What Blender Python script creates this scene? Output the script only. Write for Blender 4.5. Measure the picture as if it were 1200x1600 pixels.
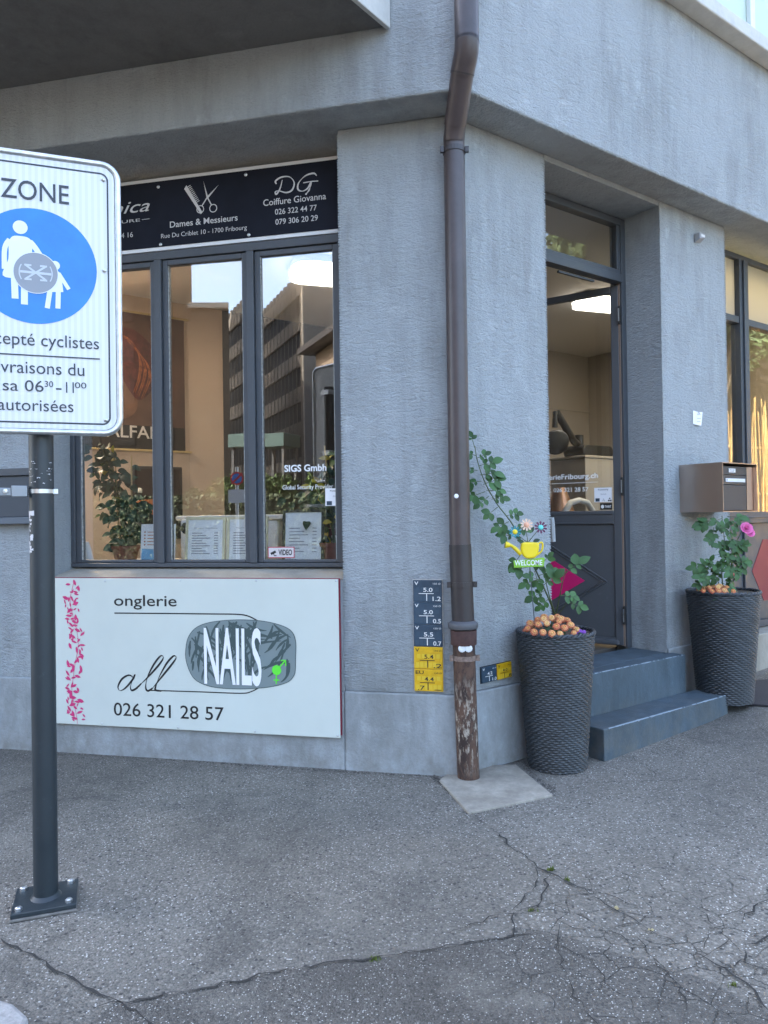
import bpy, bmesh, math, random
import numpy as np
from mathutils import Matrix, Vector
random.seed(7)
rnd = random.uniform
SC = bpy.context.scene
for o in list(bpy.data.objects): bpy.data.objects.remove(o)

# ------------------------------------------------------------------ camera
F, PITCH, ROLL, H = 1170.0, .0082, -.0144, 1.5
_w = np.array([0, math.cos(PITCH), math.sin(PITCH)]); _u0 = np.array([0, -math.sin(PITCH), math.cos(PITCH)]); _x0 = np.array([1., 0, 0])
_x = math.cos(ROLL) * _x0 + math.sin(ROLL) * _u0
_u = -math.sin(ROLL) * _x0 + math.cos(ROLL) * _u0
EYE = np.array([0, 0, H])
cam = bpy.data.cameras.new('camera'); camo = bpy.data.objects.new('camera', cam)
SC.collection.objects.link(camo)
cam.sensor_fit = 'VERTICAL'; cam.sensor_height = 24; cam.lens = 24 * F / 1600
cam.clip_start = .05; cam.clip_end = 1000
camo.matrix_world = Matrix(((_x[0], _u[0], -_w[0], 0), (_x[1], _u[1], -_w[1], 0), (_x[2], _u[2], -_w[2], H), (0, 0, 0, 1)))
SC.camera = camo

# ------------------------------------------------------------------ world, sun, exposure
SUN_AZ, SUN_EL = math.radians(-30), math.radians(41)
wd = bpy.data.worlds.new('World'); SC.world = wd; wd.use_nodes = True
nt = wd.node_tree; nt.nodes.clear()
sky = nt.nodes.new('ShaderNodeTexSky'); sky.sky_type = 'NISHITA'; sky.sun_disc = False
sky.sun_elevation = SUN_EL; sky.sun_rotation = SUN_AZ % (2 * math.pi); sky.air_density = 1.0; sky.dust_density = 5.0; sky.ozone_density = .6
bg = nt.nodes.new('ShaderNodeBackground'); bg.inputs[1].default_value = .15
wo = nt.nodes.new('ShaderNodeOutputWorld')
nt.links.new(sky.outputs[0], bg.inputs[0]); nt.links.new(bg.outputs[0], wo.inputs[0])
sl = bpy.data.lights.new('sun', 'SUN'); sl.energy = 3.0; sl.angle = math.radians(.5); sl.color = (1, .95, .87)
so = bpy.data.objects.new('sun', sl); SC.collection.objects.link(so)
sdir = Vector((math.sin(SUN_AZ) * math.cos(SUN_EL), math.cos(SUN_AZ) * math.cos(SUN_EL), math.sin(SUN_EL)))
so.rotation_euler = sdir.to_track_quat('Z', 'Y').to_euler(); so.location = (0, 0, 20)
SC.view_settings.view_transform = 'Standard'; SC.view_settings.look = 'None'
SC.view_settings.gamma = 1; SC.view_settings.use_curve_mapping = False
SC.view_settings.exposure = 3.27
SC.render.engine = 'CYCLES'
SC.cycles.max_bounces = 6; SC.cycles.diffuse_bounces = 3; SC.cycles.glossy_bounces = 3; SC.cycles.transparent_max_bounces = 12; SC.cycles.use_adaptive_sampling = True; SC.cycles.adaptive_threshold = .02; SC.cycles.use_denoising = True
SC.cycles.sample_clamp_indirect = 4; SC.cycles.caustics_reflective = False; SC.cycles.caustics_refractive = False

# ------------------------------------------------------------------ geometry of the place
def ray(px, py): return _w + (px - 600) / F * _x - (py - 800) / F * _u
def at(px, py, Y):
    d = ray(px, py); return Vector(EYE + d * Y / d[1])
def ground(px, py, z=0):
    d = ray(px, py); return Vector(EYE + d * (z - H) / d[2])
def on_plane(px, py, P, n):
    d = ray(px, py); P = np.array(P); n = np.array(n)
    return Vector(EYE + d * (((P - EYE) @ n) / (d @ n)))
AL, AR = .2217, .632
C = Vector((.409, 4.356, 0))                                   # the corner of the house at the ground
dL = Vector((math.cos(AL), -math.sin(AL), 0)); nL = Vector((-math.sin(AL), -math.cos(AL), 0))
dR = Vector((math.cos(AR), math.sin(AR), 0)); nR = Vector((math.sin(AR), -math.cos(AR), 0))
def LW(s, off, z=0): return C - dL * s + nL * off + Vector((0, 0, z))
def RW(s, off, z=0): return C + dR * s + nR * off + Vector((0, 0, z))
def frame(origin, xdir):                                       # local x along xdir, y into the wall, z up
    x = Vector(xdir).normalized(); z = Vector((0, 0, 1)); y = z.cross(x)
    m = Matrix.Identity(4)
    for i in range(3): m[i][0] = x[i]; m[i][1] = y[i]; m[i][2] = z[i]; m[i][3] = origin[i]
    return m
ML, MR = frame(C, dL), frame(C, dR)                            # left wall: x = -s ; right wall: x = s ; y = -off
def pL(px, py, off=0):
    v = ML.inverted() @ on_plane(px, py, C + nL * off, nL); return v.x, v.z
def pR(px, py, off=0):
    v = MR.inverted() @ on_plane(px, py, C + nR * off, nR); return v.x, v.z
def gz(x, y):                                                  # the pavement climbs a little along the right wall
    s = (Vector((x, y, 0)) - C).dot(dR)
    pts = [(-1e3, 0), (.8, 0), (2.2, .05), (2.55, .11), (4, .17), (8, .3), (1e3, .3)]
    for (a, b), (c2, d) in zip(pts, pts[1:]):
        if s <= c2: return b + (d - b) * (s - a) / (c2 - a)
    return .3

# ------------------------------------------------------------------ materials
MATS = {}
def mat(name, color, rough=.6, metal=0, bump=None, var=None, spec=.5, emit=0, stretch=(1, 1, 1), coat=0):
    """bump=(scale,distance,detail); var=(scale,amount) light/dark mottling of the colour"""
    if name in MATS: return MATS[name]
    m = bpy.data.materials.new(name); m.use_nodes = True; N = m.node_tree.nodes; Lk = m.node_tree.links
    b = N['Principled BSDF']; b.inputs['Base Color'].default_value = (*color, 1); b.inputs['Roughness'].default_value = rough
    b.inputs['Metallic'].default_value = metal; b.inputs['Specular IOR Level'].default_value = spec
    if coat: b.inputs['Coat Weight'].default_value = coat
    if emit:
        b.inputs['Emission Color'].default_value = (*color, 1); b.inputs['Emission Strength'].default_value = emit
    if bump or var:
        tc = N.new('ShaderNodeTexCoord'); mp = N.new('ShaderNodeMapping'); mp.inputs['Scale'].default_value = stretch
        Lk.new(tc.outputs['Object'], mp.inputs[0])
    if bump:
        n = N.new('ShaderNodeTexNoise'); n.inputs['Scale'].default_value = bump[0]; n.inputs['Detail'].default_value = bump[2]
        n.inputs['Roughness'].default_value = .6
        Lk.new(mp.outputs[0], n.inputs[0])
        bp = N.new('ShaderNodeBump'); bp.inputs['Distance'].default_value = bump[1]; bp.inputs['Strength'].default_value = 1
        Lk.new(n.outputs[0], bp.inputs['Height']); Lk.new(bp.outputs[0], b.inputs['Normal'])
    if var:
        n2 = N.new('ShaderNodeTexNoise'); n2.inputs['Scale'].default_value = var[0]; n2.inputs['Detail'].default_value = 6
        n2.inputs['Roughness'].default_value = .65
        Lk.new(tc.outputs['Object'], n2.inputs[0])
        r = N.new('ShaderNodeMapRange'); r.inputs[1].default_value = .3; r.inputs[2].default_value = .7
        r.inputs[3].default_value = 1 - var[1]; r.inputs[4].default_value = 1 + var[1]
        Lk.new(n2.outputs[0], r.inputs[0])
        mx = N.new('ShaderNodeMix'); mx.data_type = 'RGBA'; mx.blend_type = 'MULTIPLY'; mx.inputs[0].default_value = 1
        mx.inputs[6].default_value = (*color, 1); Lk.new(r.outputs[0], mx.inputs[7]); Lk.new(mx.outputs[2], b.inputs['Base Color'])
    MATS[name] = m
    return m
class NT:                                                      # small wrapper for longer node trees
    def __init__(s, name):
        s.m = bpy.data.materials.new(name); s.m.use_nodes = True; s.N = s.m.node_tree.nodes; s.L = s.m.node_tree.links
        s.b = s.N['Principled BSDF']; s.tc = s.N.new('ShaderNodeTexCoord'); MATS[name] = s.m
    def link(s, a, b): s.L.new(a, b)
    def map(s, sc=(1, 1, 1), src='Object'):
        n = s.N.new('ShaderNodeMapping'); n.inputs['Scale'].default_value = sc; s.link(s.tc.outputs[src], n.inputs[0]); return n.outputs[0]
    def noise(s, scale, detail=5, rough=.6, vec=None, dist=0):
        n = s.N.new('ShaderNodeTexNoise'); n.inputs['Scale'].default_value = scale; n.inputs['Detail'].default_value = detail
        n.inputs['Roughness'].default_value = rough; n.inputs['Distortion'].default_value = dist
        s.link(vec or s.tc.outputs['Object'], n.inputs[0]); return n.outputs[0]
    def voro(s, scale, feature='F1', vec=None, out='Distance', rnd=1):
        n = s.N.new('ShaderNodeTexVoronoi'); n.feature = feature; n.inputs['Scale'].default_value = scale; n.inputs['Randomness'].default_value = rnd
        s.link(vec or s.tc.outputs['Object'], n.inputs[0]); return n.outputs[out]
    def rng(s, v, a, b, c=0, d=1):
        n = s.N.new('ShaderNodeMapRange'); s.link(v, n.inputs[0])
        for i, k in enumerate((a, b, c, d)): n.inputs[i + 1].default_value = k
        return n.outputs[0]
    def math(s, op, a, b):
        n = s.N.new('ShaderNodeMath'); n.operation = op
        for i, k in enumerate((a, b)):
            if isinstance(k, (int, float)): n.inputs[i].default_value = k
            else: s.link(k, n.inputs[i])
        return n.outputs[0]
    def mix(s, fac, a, b, mode='MIX'):
        n = s.N.new('ShaderNodeMix'); n.data_type = 'RGBA'; n.blend_type = mode
        for i, k in ((0, fac), (6, a), (7, b)):
            if isinstance(k, (int, float)): n.inputs[i].default_value = k
            elif isinstance(k, tuple): n.inputs[i].default_value = (*k, 1)
            else: s.link(k, n.inputs[i])
        return n.outputs[2]
    def bump(s, h, dist, strength=1, prev=None):
        n = s.N.new('ShaderNodeBump'); n.inputs['Distance'].default_value = dist; n.inputs['Strength'].default_value = strength
        s.link(h, n.inputs['Height'])
        if prev: s.link(prev, n.inputs['Normal'])
        return n.outputs[0]
    def sepz(s):
        n = s.N.new('ShaderNodeSeparateXYZ'); s.link(s.tc.outputs['Object'], n.inputs[0]); return n.outputs[2]
    def done(s, col=None, rough=None, normal=None):
        if col is not None:
            if isinstance(col, tuple): s.b.inputs['Base Color'].default_value = (*col, 1)
            else: s.link(col, s.b.inputs['Base Color'])
        if rough is not None:
            if isinstance(rough, (int, float)): s.b.inputs['Roughness'].default_value = rough
            else: s.link(rough, s.b.inputs['Roughness'])
        if normal is not None: s.link(normal, s.b.inputs['Normal'])
        return s.m

def plaster(name, base, rough_amt=.0115, horiz=True, stain=.42):
    t = NT(name)
    v = t.map((1, 1, 2.3) if horiz else (1, 1, 1))
    n1 = t.noise(70, 3, .65, v, .5); n2 = t.noise(16, 2, .6, v, .8)
    h = t.math('ADD', n1, t.math('MULTIPLY', n2, 1.3))
    big = t.noise(1.1, 4, .62); st = t.noise(3.0, 4, .7, t.map((3, 3, .5)))
    dirt = t.rng(t.math('MULTIPLY', big, st), .22, .40, 0, stain)
    run = t.rng(t.math('MULTIPLY', t.noise(6, 3, .6, t.map((1, 1, .12))), t.noise(1.6, 3, .6)), .28, .42, 0, stain * .4)
    spots = t.rng(t.noise(9, 4, .75), .64, .75, 0, .45)
    pale = t.rng(t.noise(4.3, 4, .75), .60, .70, 0, .5)
    z = t.sepz()
    foot = t.math('MULTIPLY', t.rng(z, 2.0, .3, 0, 1), t.rng(t.noise(2.6, 5, .72, t.map((1, 1, .45))), .44, .66, 0, 1))
    low = t.math('MULTIPLY', t.rng(z, .30, .0, 0, 1), t.rng(t.noise(7, 5, .7), .38, .62, 0, 1))
    dk = (base[0] * .50, base[1] * .48, base[2] * .44)
    c = t.mix(dirt, base, dk)
    c = t.mix(run, c, dk)
    c = t.mix(spots, c, tuple(x * .62 for x in base))
    c = t.mix(t.math('MULTIPLY', pale, .8), c, tuple(min(1, x * 1.4) for x in base))
    c = t.mix(t.math('MULTIPLY', foot, .68), c, dk)
    c = t.mix(t.math('MULTIPLY', low, .6), c, (.16, .145, .12))
    c = t.mix(t.rng(n1, .3, .7, .22, 0), c, tuple(x * .45 for x in base))
    return t.done(c, .9, t.bump(h, rough_amt, .85))
WALLC = (.375, .404, .416)
M_WALL = plaster('plaster', WALLC)
M_PLINTH = plaster('plinth_plaster', (.335, .36, .37), .004, False, .4)
M_CONC = plaster('concrete', (.38, .345, .285), .002, False, .4)
def metal_paint(name, col, rough=.42):
    t = NT(name); c = t.mix(t.rng(t.noise(30, 6, .7), .60, .78, 0, .5), col, tuple(min(1, x * 1.7 + .02) for x in col))
    return t.done(c, t.rng(t.noise(6, 5), .3, .7, rough - .08, rough + .15), t.bump(t.noise(60, 4), .0006))
M_FRAME = metal_paint('frame_paint', (.060, .067, .076))
M_DOORP = metal_paint('door_paint', (.074, .078, .085))
M_POLE = metal_paint('pole_paint', (.018, .026, .031), .42)
M_STEP = plaster('step_paint', (.082, .116, .142), .0022, False, .6)
M_STEP.node_tree.nodes['Principled BSDF'].inputs['Roughness'].default_value = .62
M_WORN = mat('worn_edge', (.24, .285, .32), .8, bump=(60, .002, 4))
def asphalt(name, dark, light, cell=125):
    t = NT(name)
    vo = t.voro(cell, 'F1'); col = t.voro(cell, 'F1', out='Color'); vb = t.voro(cell * .42, 'F1'); colb = t.voro(cell * .42, 'F1', out='Color')
    sp = t.N.new('ShaderNodeSeparateColor'); t.link(col, sp.inputs[0]); sb = t.N.new('ShaderNodeSeparateColor'); t.link(colb, sb.inputs[0])
    base = t.mix(sp.outputs[0], dark, light)
    base = t.mix(t.math('MULTIPLY', t.rng(sb.outputs[1], .80, .84, 0, .8), t.rng(vb, .42, .30, 0, 1)), base, tuple(x * 1.35 for x in light))
    base = t.mix(t.math('MULTIPLY', t.rng(sb.outputs[0], .84, .86, 0, .9), t.rng(vb, .40, .30, 0, 1)), base, (.03, .029, .028))
    white = t.math('MULTIPLY', t.rng(sp.outputs[1], .88, .91, 0, 1), t.rng(vo, .5, .3, 0, 1))
    c = t.mix(white, base, (.62, .60, .55))
    c = t.mix(t.rng(t.noise(.55, 4, .6, dist=.4), .38, .62, .0, .55), c, tuple(x * .45 for x in dark))
    c = t.mix(t.rng(t.noise(2.4, 5, .72), .52, .70, 0, .45), c, (.20, .185, .155))
    c = t.mix(t.rng(t.noise(1.5, 5, .75, dist=.8), .54, .66, 0, .5), c, (.045, .042, .037))
    c = t.mix(t.rng(t.noise(14, 3, .6), .66, .72, 0, .4), c, (.05, .047, .042))
    # net of fine cracks where the surface is crazed
    cr = gp_c = ground(1110, 1490)
    d = t.N.new('ShaderNodeVectorMath'); d.operation = 'DISTANCE'; t.link(t.tc.outputs['Object'], d.inputs[0]); d.inputs[1].default_value = (cr.x, cr.y, 0)
    dn = t.N.new('ShaderNodeMix'); dn.data_type = 'VECTOR'; dn.inputs[0].default_value = .06
    nz = t.N.new('ShaderNodeTexNoise'); nz.inputs['Scale'].default_value = 9; nz.inputs['Detail'].default_value = 4; t.link(t.tc.outputs['Object'], nz.inputs[0])
    t.link(t.tc.outputs['Object'], dn.inputs[4]); t.link(nz.outputs[1], dn.inputs[5])
    ve = t.voro(8.5, 'DISTANCE_TO_EDGE', dn.outputs[1])
    net = t.math('MULTIPLY', t.rng(ve, .004, .020, 1, 0), t.rng(t.math('ADD', d.outputs['Value'], t.math('MULTIPLY', t.noise(4, 3), .9)), 1.0, 1.22, 1, 0))
    net = t.math('MULTIPLY', net, t.rng(t.noise(6, 3), .40, .55, .15, 1))
    c = t.mix(t.math('MULTIPLY', net, .65), c, (.022, .021, .019))
    h = t.math('ADD', t.math('MULTIPLY', vo, -1), t.math('MULTIPLY', vb, -.7))
    h = t.math('SUBTRACT', h, t.math('MULTIPLY', net, 2.5))
    return t.done(c, t.rng(sp.outputs[2], 0, 1, .6, .95), t.bump(h, .0042, .9))
M_ASPH = asphalt('asphalt', (.104, .095, .080), (.224, .205, .173))
M_ASPH2 = asphalt('asphalt_dark', (.064, .058, .049), (.148, .135, .115), 165)
M_CRACK = mat('crack_dirt', (.03, .028, .025), 1)
M_GRIT = mat('grit', (.10, .09, .08), 1, bump=(90, .006, 4), var=(40, .5))
M_MOSS = mat('moss', (.10, .13, .02), 1, var=(60, .4))
M_WHITE = mat('white_print', (.80, .80, .80), .55)
M_OFFW = mat('off_white', (.68, .69, .70), .5, var=(5, .05))
M_BLACK = mat('black_print', (.012, .012, .013), .5)
M_STEEL = mat('galvanised_steel', (.55, .57, .58), .38, 1, bump=(200, .0002, 2), var=(30, .18))
M_BANNER = mat('banner_vinyl', (.010, .012, .020), .65, spec=.15, bump=(3, .006, 3), var=(3, .2))
M_SILVER = mat('silver_print', (.55, .54, .53), .5)
M_PANEL = mat('panel_white', (.565, .60, .545), .38, var=(2, .04), bump=(4, .0008, 2))
M_PINK = mat('pink_print', (.58, .03, .16), .5)
M_NAILG = mat('nail_grey', (.19, .235, .235), .4)
M_NAILD = mat('nail_dark', (.055, .085, .085), .4)
M_GREEN = mat('lime_print', (.12, .72, .05), .5)
M_BLUE = mat('sign_blue', (.012, .19, .60), .35, var=(9, .12))
def sign_white():
    t = NT('retroreflective_white')
    w = t.N.new('ShaderNodeTexWave'); w.inputs['Scale'].default_value = 14; w.bands_direction = 'X'; t.link(t.tc.outputs['Object'], w.inputs[0])
    c = t.mix(t.rng(w.outputs[1], .35, .65, 0, 1), (.62, .635, .63), (.68, .695, .69))
    return t.done(c, .35)
M_SIGNW = sign_white()
M_STICKER = mat('sticker_grey', (.26, .28, .31), .45)
M_FIGW = mat('figure_white', (.72, .76, .80), .4)
M_TXTGREY = mat('sign_text', (.035, .042, .055), .5)
def rust_pipe():
    t = NT('rusty_iron')
    a = t.noise(9, 8, .72, t.map((1.6, 1.6, .6)), .6); b2 = t.noise(26, 6, .7, t.map((1.4, 1.4, .45)))
    c = t.mix(t.rng(a, .42, .56), (.034, .020, .016), (.105, .058, .038))
    zz = t.sepz(); band = t.math('MULTIPLY', t.rng(zz, .02, .2), t.rng(zz, .62, .42))
    c = t.mix(t.math('MULTIPLY', t.rng(b2, .52, .60), band), c, (.36, .31, .25))
    c = t.mix(t.rng(t.noise(5, 6, .7), .55, .66, 0, .8), c, (.035, .02, .016))
    return t.done(c, .85, t.bump(b2, .003))
M_RUST = rust_pipe()
M_PIPE = mat('brown_pipe', (.058, .043, .042), .38, bump=(35, .0012, 3), var=(4, .25))
M_PIPED = mat('brown_pipe_lower', (.032, .026, .026), .42, bump=(35, .001, 3), var=(5, .3))
M_WICKER = mat('wicker', (.036, .041, .046), .45, var=(9, .35))
M_SOIL = mat('soil', (.02, .014, .01), 1, bump=(50, .02, 4))
def leafmat(name, col, tr=.25):
    t = NT(name)
    oi = t.N.new('ShaderNodeObjectInfo')
    c = t.mix(t.rng(oi.outputs['Random'], 0, 1, 0, 1), tuple(x * .65 for x in col), tuple(x * 1.4 for x in col))
    c = t.mix(t.rng(t.noise(25, 4), .4, .7, 0, .35), c, (col[0] * 1.6, col[1] * 1.35, col[2] * 1.2))
    t.b.inputs['Transmission Weight'].default_value = 0
    t.b.inputs['Subsurface Weight'].default_value = 0
    t.b.inputs['Specular IOR Level'].default_value = .3
    return t.done(c, .5)
M_ROSEL = leafmat('rose_leaf', (.042, .10, .03)); M_FICUS = leafmat('ficus_leaf', (.022, .05, .028)); M_YLEAF = leafmat('yellow_leaf', (.42, .32, .03))
M_LIGHTL = leafmat('light_leaf', (.09, .15, .04)); M_CHRL = leafmat('chrysanthemum_leaf', (.03, .06, .025))
M_STEM = mat('stem', (.07, .10, .035), .6, var=(20, .2)); M_WOOD = mat('bamboo_stick', (.5, .36, .16), .6, var=(20, .2))
def petalmat(name, a, b):
    t = NT(name); oi = t.N.new('ShaderNodeObjectInfo')
    return t.done(t.mix(oi.outputs['Random'], a, b), .6)
M_CHRYS = petalmat('chrysanthemum_petal', (.66, .22, .08), (.80, .50, .20)); M_CHRC = petalmat('chrysanthemum_heart', (.84, .62, .22), (.78, .50, .12))
M_ROSEP = mat('rose_petal', (.72, .14, .36), .6, var=(40, .25)); M_VIOLET = mat('violet_petal', (.20, .05, .36), .6)
M_YEL = mat('yellow_enamel', (.80, .60, .01), .3); M_WELC = mat('lime_enamel', (.22, .48, .03), .4)
M_TEAL = mat('teal_enamel', (.02, .22, .25), .4); M_PEACH = mat('peach_enamel', (.72, .36, .22), .4); M_PLUM = mat('plum_enamel', (.10, .012, .05), .4); M_AQUA = mat('aqua_enamel', (.12, .55, .47), .4)
M_TERRA = mat('terracotta', (.20, .065, .04), .8, var=(20, .2))
M_BLUEP = mat('plate_blue', (.028, .055, .085), .4, var=(15, .3)); M_YELP = mat('plate_yellow', (.62, .36, .01), .4, var=(20, .18)); M_PLATEW = mat('plate_number', (.75, .75, .72), .5)
M_YELP2 = mat('plate_slot', (.68, .46, .03), .45); M_BLUEP2 = mat('plate_slot_blue', (.036, .068, .10), .45)
M_MAIL = mat('brushed_steel', (.60, .47, .39), .36, 1, bump=(220, .0003, 2), stretch=(1, 1, .02)); M_MAILD = mat('mailbox_front', (.055, .06, .067), .4, .3)
M_MAGENTA = mat('magenta_paint', (.60, .008, .13), .5); M_RED = mat('red_paint', (.19, .010, .028), .5, var=(3, .1))
M_BEIGE = mat('beige_wall', (.60, .455, .345), .85, var=(1.2, .05)); M_CEIL = mat('ceiling_white', (.72, .69, .65), .9); M_DARKW = mat('deep_brown', (.02, .016, .014), .5); M_FLOORI = mat('inside_floor', (.10, .085, .07), .6)
M_GREIGE = mat('greige_wall', (.36, .325, .30), .85, var=(1, .05))
M_GREYW = mat('grey_cabinet', (.36, .33, .30), .5); M_CREAM = mat('cream_frame', (.72, .64, .45), .45); M_PAPER = mat('paper', (.86, .86, .88), .7); M_GOLD = mat('gold_frame', (.62, .50, .25), .35, .6)
M_PTXT = mat('paper_text', (.30, .30, .33), .7); M_COPPER = mat('copper_shade', (.42, .25, .17), .3, .9)
M_ORANGE = mat('orange_print_and_reflection', (.42, .11, .03), .6, var=(6, .4))
M_SKYP = mat('skyblue_print', (.16, .42, .68), .5)
M_STONE = mat('kerb_granite', (.30, .29, .275), .8, bump=(60, .004, 5), var=(40, .25))
M_WHITEF = mat('white_frame', (.66, .68, .66), .5); M_PALEG = mat('pale_green_blind', (.50, .60, .52), .6)
M_RUBBER = mat('rubber_mat', (.045, .04, .042), .9, bump=(120, .006, 2))
def glass(name, fac=.2, tint=(.97, .98, .975)):
    m = bpy.data.materials.new(name); m.use_nodes = True; N = m.node_tree.nodes; L = m.node_tree.links; N.clear()
    tr = N.new('ShaderNodeBsdfTransparent'); tr.inputs[0].default_value = (*tint, 1)
    gl = N.new('ShaderNodeBsdfGlossy'); gl.inputs['Roughness'].default_value = 0; gl.inputs[0].default_value = (1, 1, 1, 1)
    mx = N.new('ShaderNodeMixShader'); mx.inputs[0].default_value = fac; o = N.new('ShaderNodeOutputMaterial')
    L.new(tr.outputs[0], mx.inputs[1]); L.new(gl.outputs[0], mx.inputs[2]); L.new(mx.outputs[0], o.inputs[0]); return m
M_GLASS = glass('window_glass', .15); M_GLASS_D = glass('door_glass', .06); M_GLASS_R = glass('side_window_glass', .16)
def frosted():
    m = bpy.data.materials.new('frosted_glass'); m.use_nodes = True; N = m.node_tree.nodes; L = m.node_tree.links; N.clear()
    d = N.new('ShaderNodeBsdfDiffuse'); d.inputs[0].default_value = (.42, .42, .39, 1); t = N.new('ShaderNodeBsdfTranslucent'); t.inputs[0].default_value = (.55, .54, .50, 1)
    mx = N.new('ShaderNodeMixShader'); mx.inputs[0].default_value = .6; o = N.new('ShaderNodeOutputMaterial')
    L.new(d.outputs[0], mx.inputs[1]); L.new(t.outputs[0], mx.inputs[2]); L.new(mx.outputs[0], o.inputs[0]); return m
M_FROST = frosted()
M_LAMP = mat('lamp_diffuser', (1, .93, .82), .5, emit=.7); M_LAMPW = mat('warm_lamp_tube', (1, .80, .38), .5, emit=2)

# ------------------------------------------------------------------ mesh helpers
def link(o):
    SC.collection.objects.link(o); return o
def empty(name, M=None, parent=None):
    o = bpy.data.objects.new(name, None); link(o); o.empty_display_size = .1
    if parent: o.parent = parent
    o.matrix_basis = M if isinstance(M, Matrix) else Matrix.Translation(M) if M is not None else Matrix.Identity(4)
    return o
def tag(o, label, cat, group=None, kind=None):
    o['label'] = label; o['category'] = cat
    if group: o['group'] = group
    if kind: o['kind'] = kind
    return o
def thing(name, M, label, cat, group=None): return tag(empty(name, M), label, cat, group)
class MB:
    def __init__(s): s.v = []; s.f = []
    def add(s, vs, fs):
        b = len(s.v); s.v += [tuple(v) for v in vs]; s.f += [tuple(b + i for i in f) for f in fs]; return s
    def box(s, x0, x1, y0, y1, z0, z1):
        return s.add([(x0, y0, z0), (x1, y0, z0), (x1, y1, z0), (x0, y1, z0), (x0, y0, z1), (x1, y0, z1), (x1, y1, z1), (x0, y1, z1)],
                     [(3, 2, 1, 0), (4, 5, 6, 7), (0, 1, 5, 4), (1, 2, 6, 5), (2, 3, 7, 6), (3, 0, 4, 7)])
    def prism(s, poly, z0, z1):                                # poly in xy
        n = len(poly); a = sum(poly[i][0] * poly[(i + 1) % n][1] - poly[(i + 1) % n][0] * poly[i][1] for i in range(n))
        if a < 0: poly = poly[::-1]
        return s.add([(p[0], p[1], z0) for p in poly] + [(p[0], p[1], z1) for p in poly],
                     [tuple(range(n))[::-1], tuple(range(n, 2 * n))] + [(i, (i + 1) % n, n + (i + 1) % n, n + i) for i in range(n)])
    def slab(s, poly, y0, y1):                                 # poly in xz, thickness along y (y0 = front)
        n = len(poly); a = sum(poly[i][0] * poly[(i + 1) % n][1] - poly[(i + 1) % n][0] * poly[i][1] for i in range(n))
        if a < 0: poly = poly[::-1]
        return s.add([(p[0], y0, p[1]) for p in poly] + [(p[0], y1, p[1]) for p in poly],
                     [tuple(range(n)), tuple(range(n, 2 * n))[::-1]] + [(i, n + i, n + (i + 1) % n, (i + 1) % n) for i in range(n)])
    def tube(s, path, r, n=12, caps=True, closed=False):
        P = [Vector(p) for p in path]; R = r if isinstance(r, (list, tuple)) else [r] * len(P)
        rings = []; up = None
        for i, p in enumerate(P):
            if closed: t = P[(i + 1) % len(P)] - P[i - 1]
            else: t = (P[min(i + 1, len(P) - 1)] - P[max(i - 1, 0)])
            t.normalize()
            if up is None:
                up = Vector((0, 0, 1)) if abs(t.z) < .9 else Vector((1, 0, 0))
            a = (up - t * up.dot(t)).normalized(); b = t.cross(a); up = a
            rings.append([p + a * math.cos(k * 2 * math.pi / n) * R[i] + b * math.sin(k * 2 * math.pi / n) * R[i] for k in range(n)])
        vs = [v for q in rings for v in q]; m = len(P); fs = []
        for i in range(m if closed else m - 1):
            j = (i + 1) % m
            for k in range(n): fs.append((i * n + k, i * n + (k + 1) % n, j * n + (k + 1) % n, j * n + k))
        if caps and not closed: fs += [tuple(range(n))[::-1], tuple(range((m - 1) * n, m * n))]
        return s.add(vs, fs)
    def lathe(s, prof, n=32, c=(0, 0, 0)):                     # prof list of (r,z)
        vs = []; fs = []; m = len(prof)
        for r, z in prof:
            for k in range(n):
                a = 2 * math.pi * k / n; vs.append((c[0] + r * math.cos(a), c[1] + r * math.sin(a), c[2] + z))
        for i in range(m - 1):
            for k in range(n): fs.append((i * n + k, i * n + (k + 1) % n, (i + 1) * n + (k + 1) % n, (i + 1) * n + k))
        if prof[0][0] > 1e-5: fs.append(tuple(range(n))[::-1])
        if prof[-1][0] > 1e-5: fs.append(tuple(range((m - 1) * n, m * n)))
        return s.add(vs, fs)
    def ribbon(s, path, wd, y=0):                              # flat stroke in the xz plane facing -y; wd = width or list
        P = [Vector((p[0], 0, p[1])) for p in path]; W = wd if isinstance(wd, (list, tuple)) else [wd] * len(P)
        vs = []
        for i, p in enumerate(P):
            t = (P[min(i + 1, len(P) - 1)] - P[max(i - 1, 0)]).normalized(); q = Vector((-t.z, 0, t.x)) * W[i] / 2
            vs += [(p.x + q.x, y, p.z + q.z), (p.x - q.x, y, p.z - q.z)]
        return s.add(vs, [(2 * i, 2 * i + 1, 2 * i + 3, 2 * i + 2) for i in range(len(P) - 1)])
    def disc(s, x, z, rx, rz=None, y=0, n=28):
        rz = rz or rx
        return s.add([(x + rx * math.cos(2 * math.pi * k / n), y, z + rz * math.sin(2 * math.pi * k / n)) for k in range(n)], [tuple(range(n))])
    def xf(s, M, start=0):
        s.v[start:] = [tuple(M @ Vector(v)) for v in s.v[start:]]; return s
    def build(s, name, material, parent=None, M=None, bevel=0, smooth=False, seg=2):
        me = bpy.data.meshes.new(name); me.from_pydata(s.v, [], s.f)
        if bevel:
            bm = bmesh.new(); bm.from_mesh(me); bmesh.ops.remove_doubles(bm, verts=bm.verts, dist=1e-5)
            bmesh.ops.recalc_face_normals(bm, faces=bm.faces)
            es = [e for e in bm.edges if len(e.link_faces) == 2 and e.calc_face_angle(0) > .5]
            bmesh.ops.bevel(bm, geom=es, offset=bevel, segments=seg, affect='EDGES', profile=.5, clamp_overlap=True)
            bm.to_mesh(me); bm.free()
        if smooth:
            for p in me.polygons: p.use_smooth = True
            try: me.set_sharp_from_angle(angle=math.radians(40))
            except Exception: pass
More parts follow.
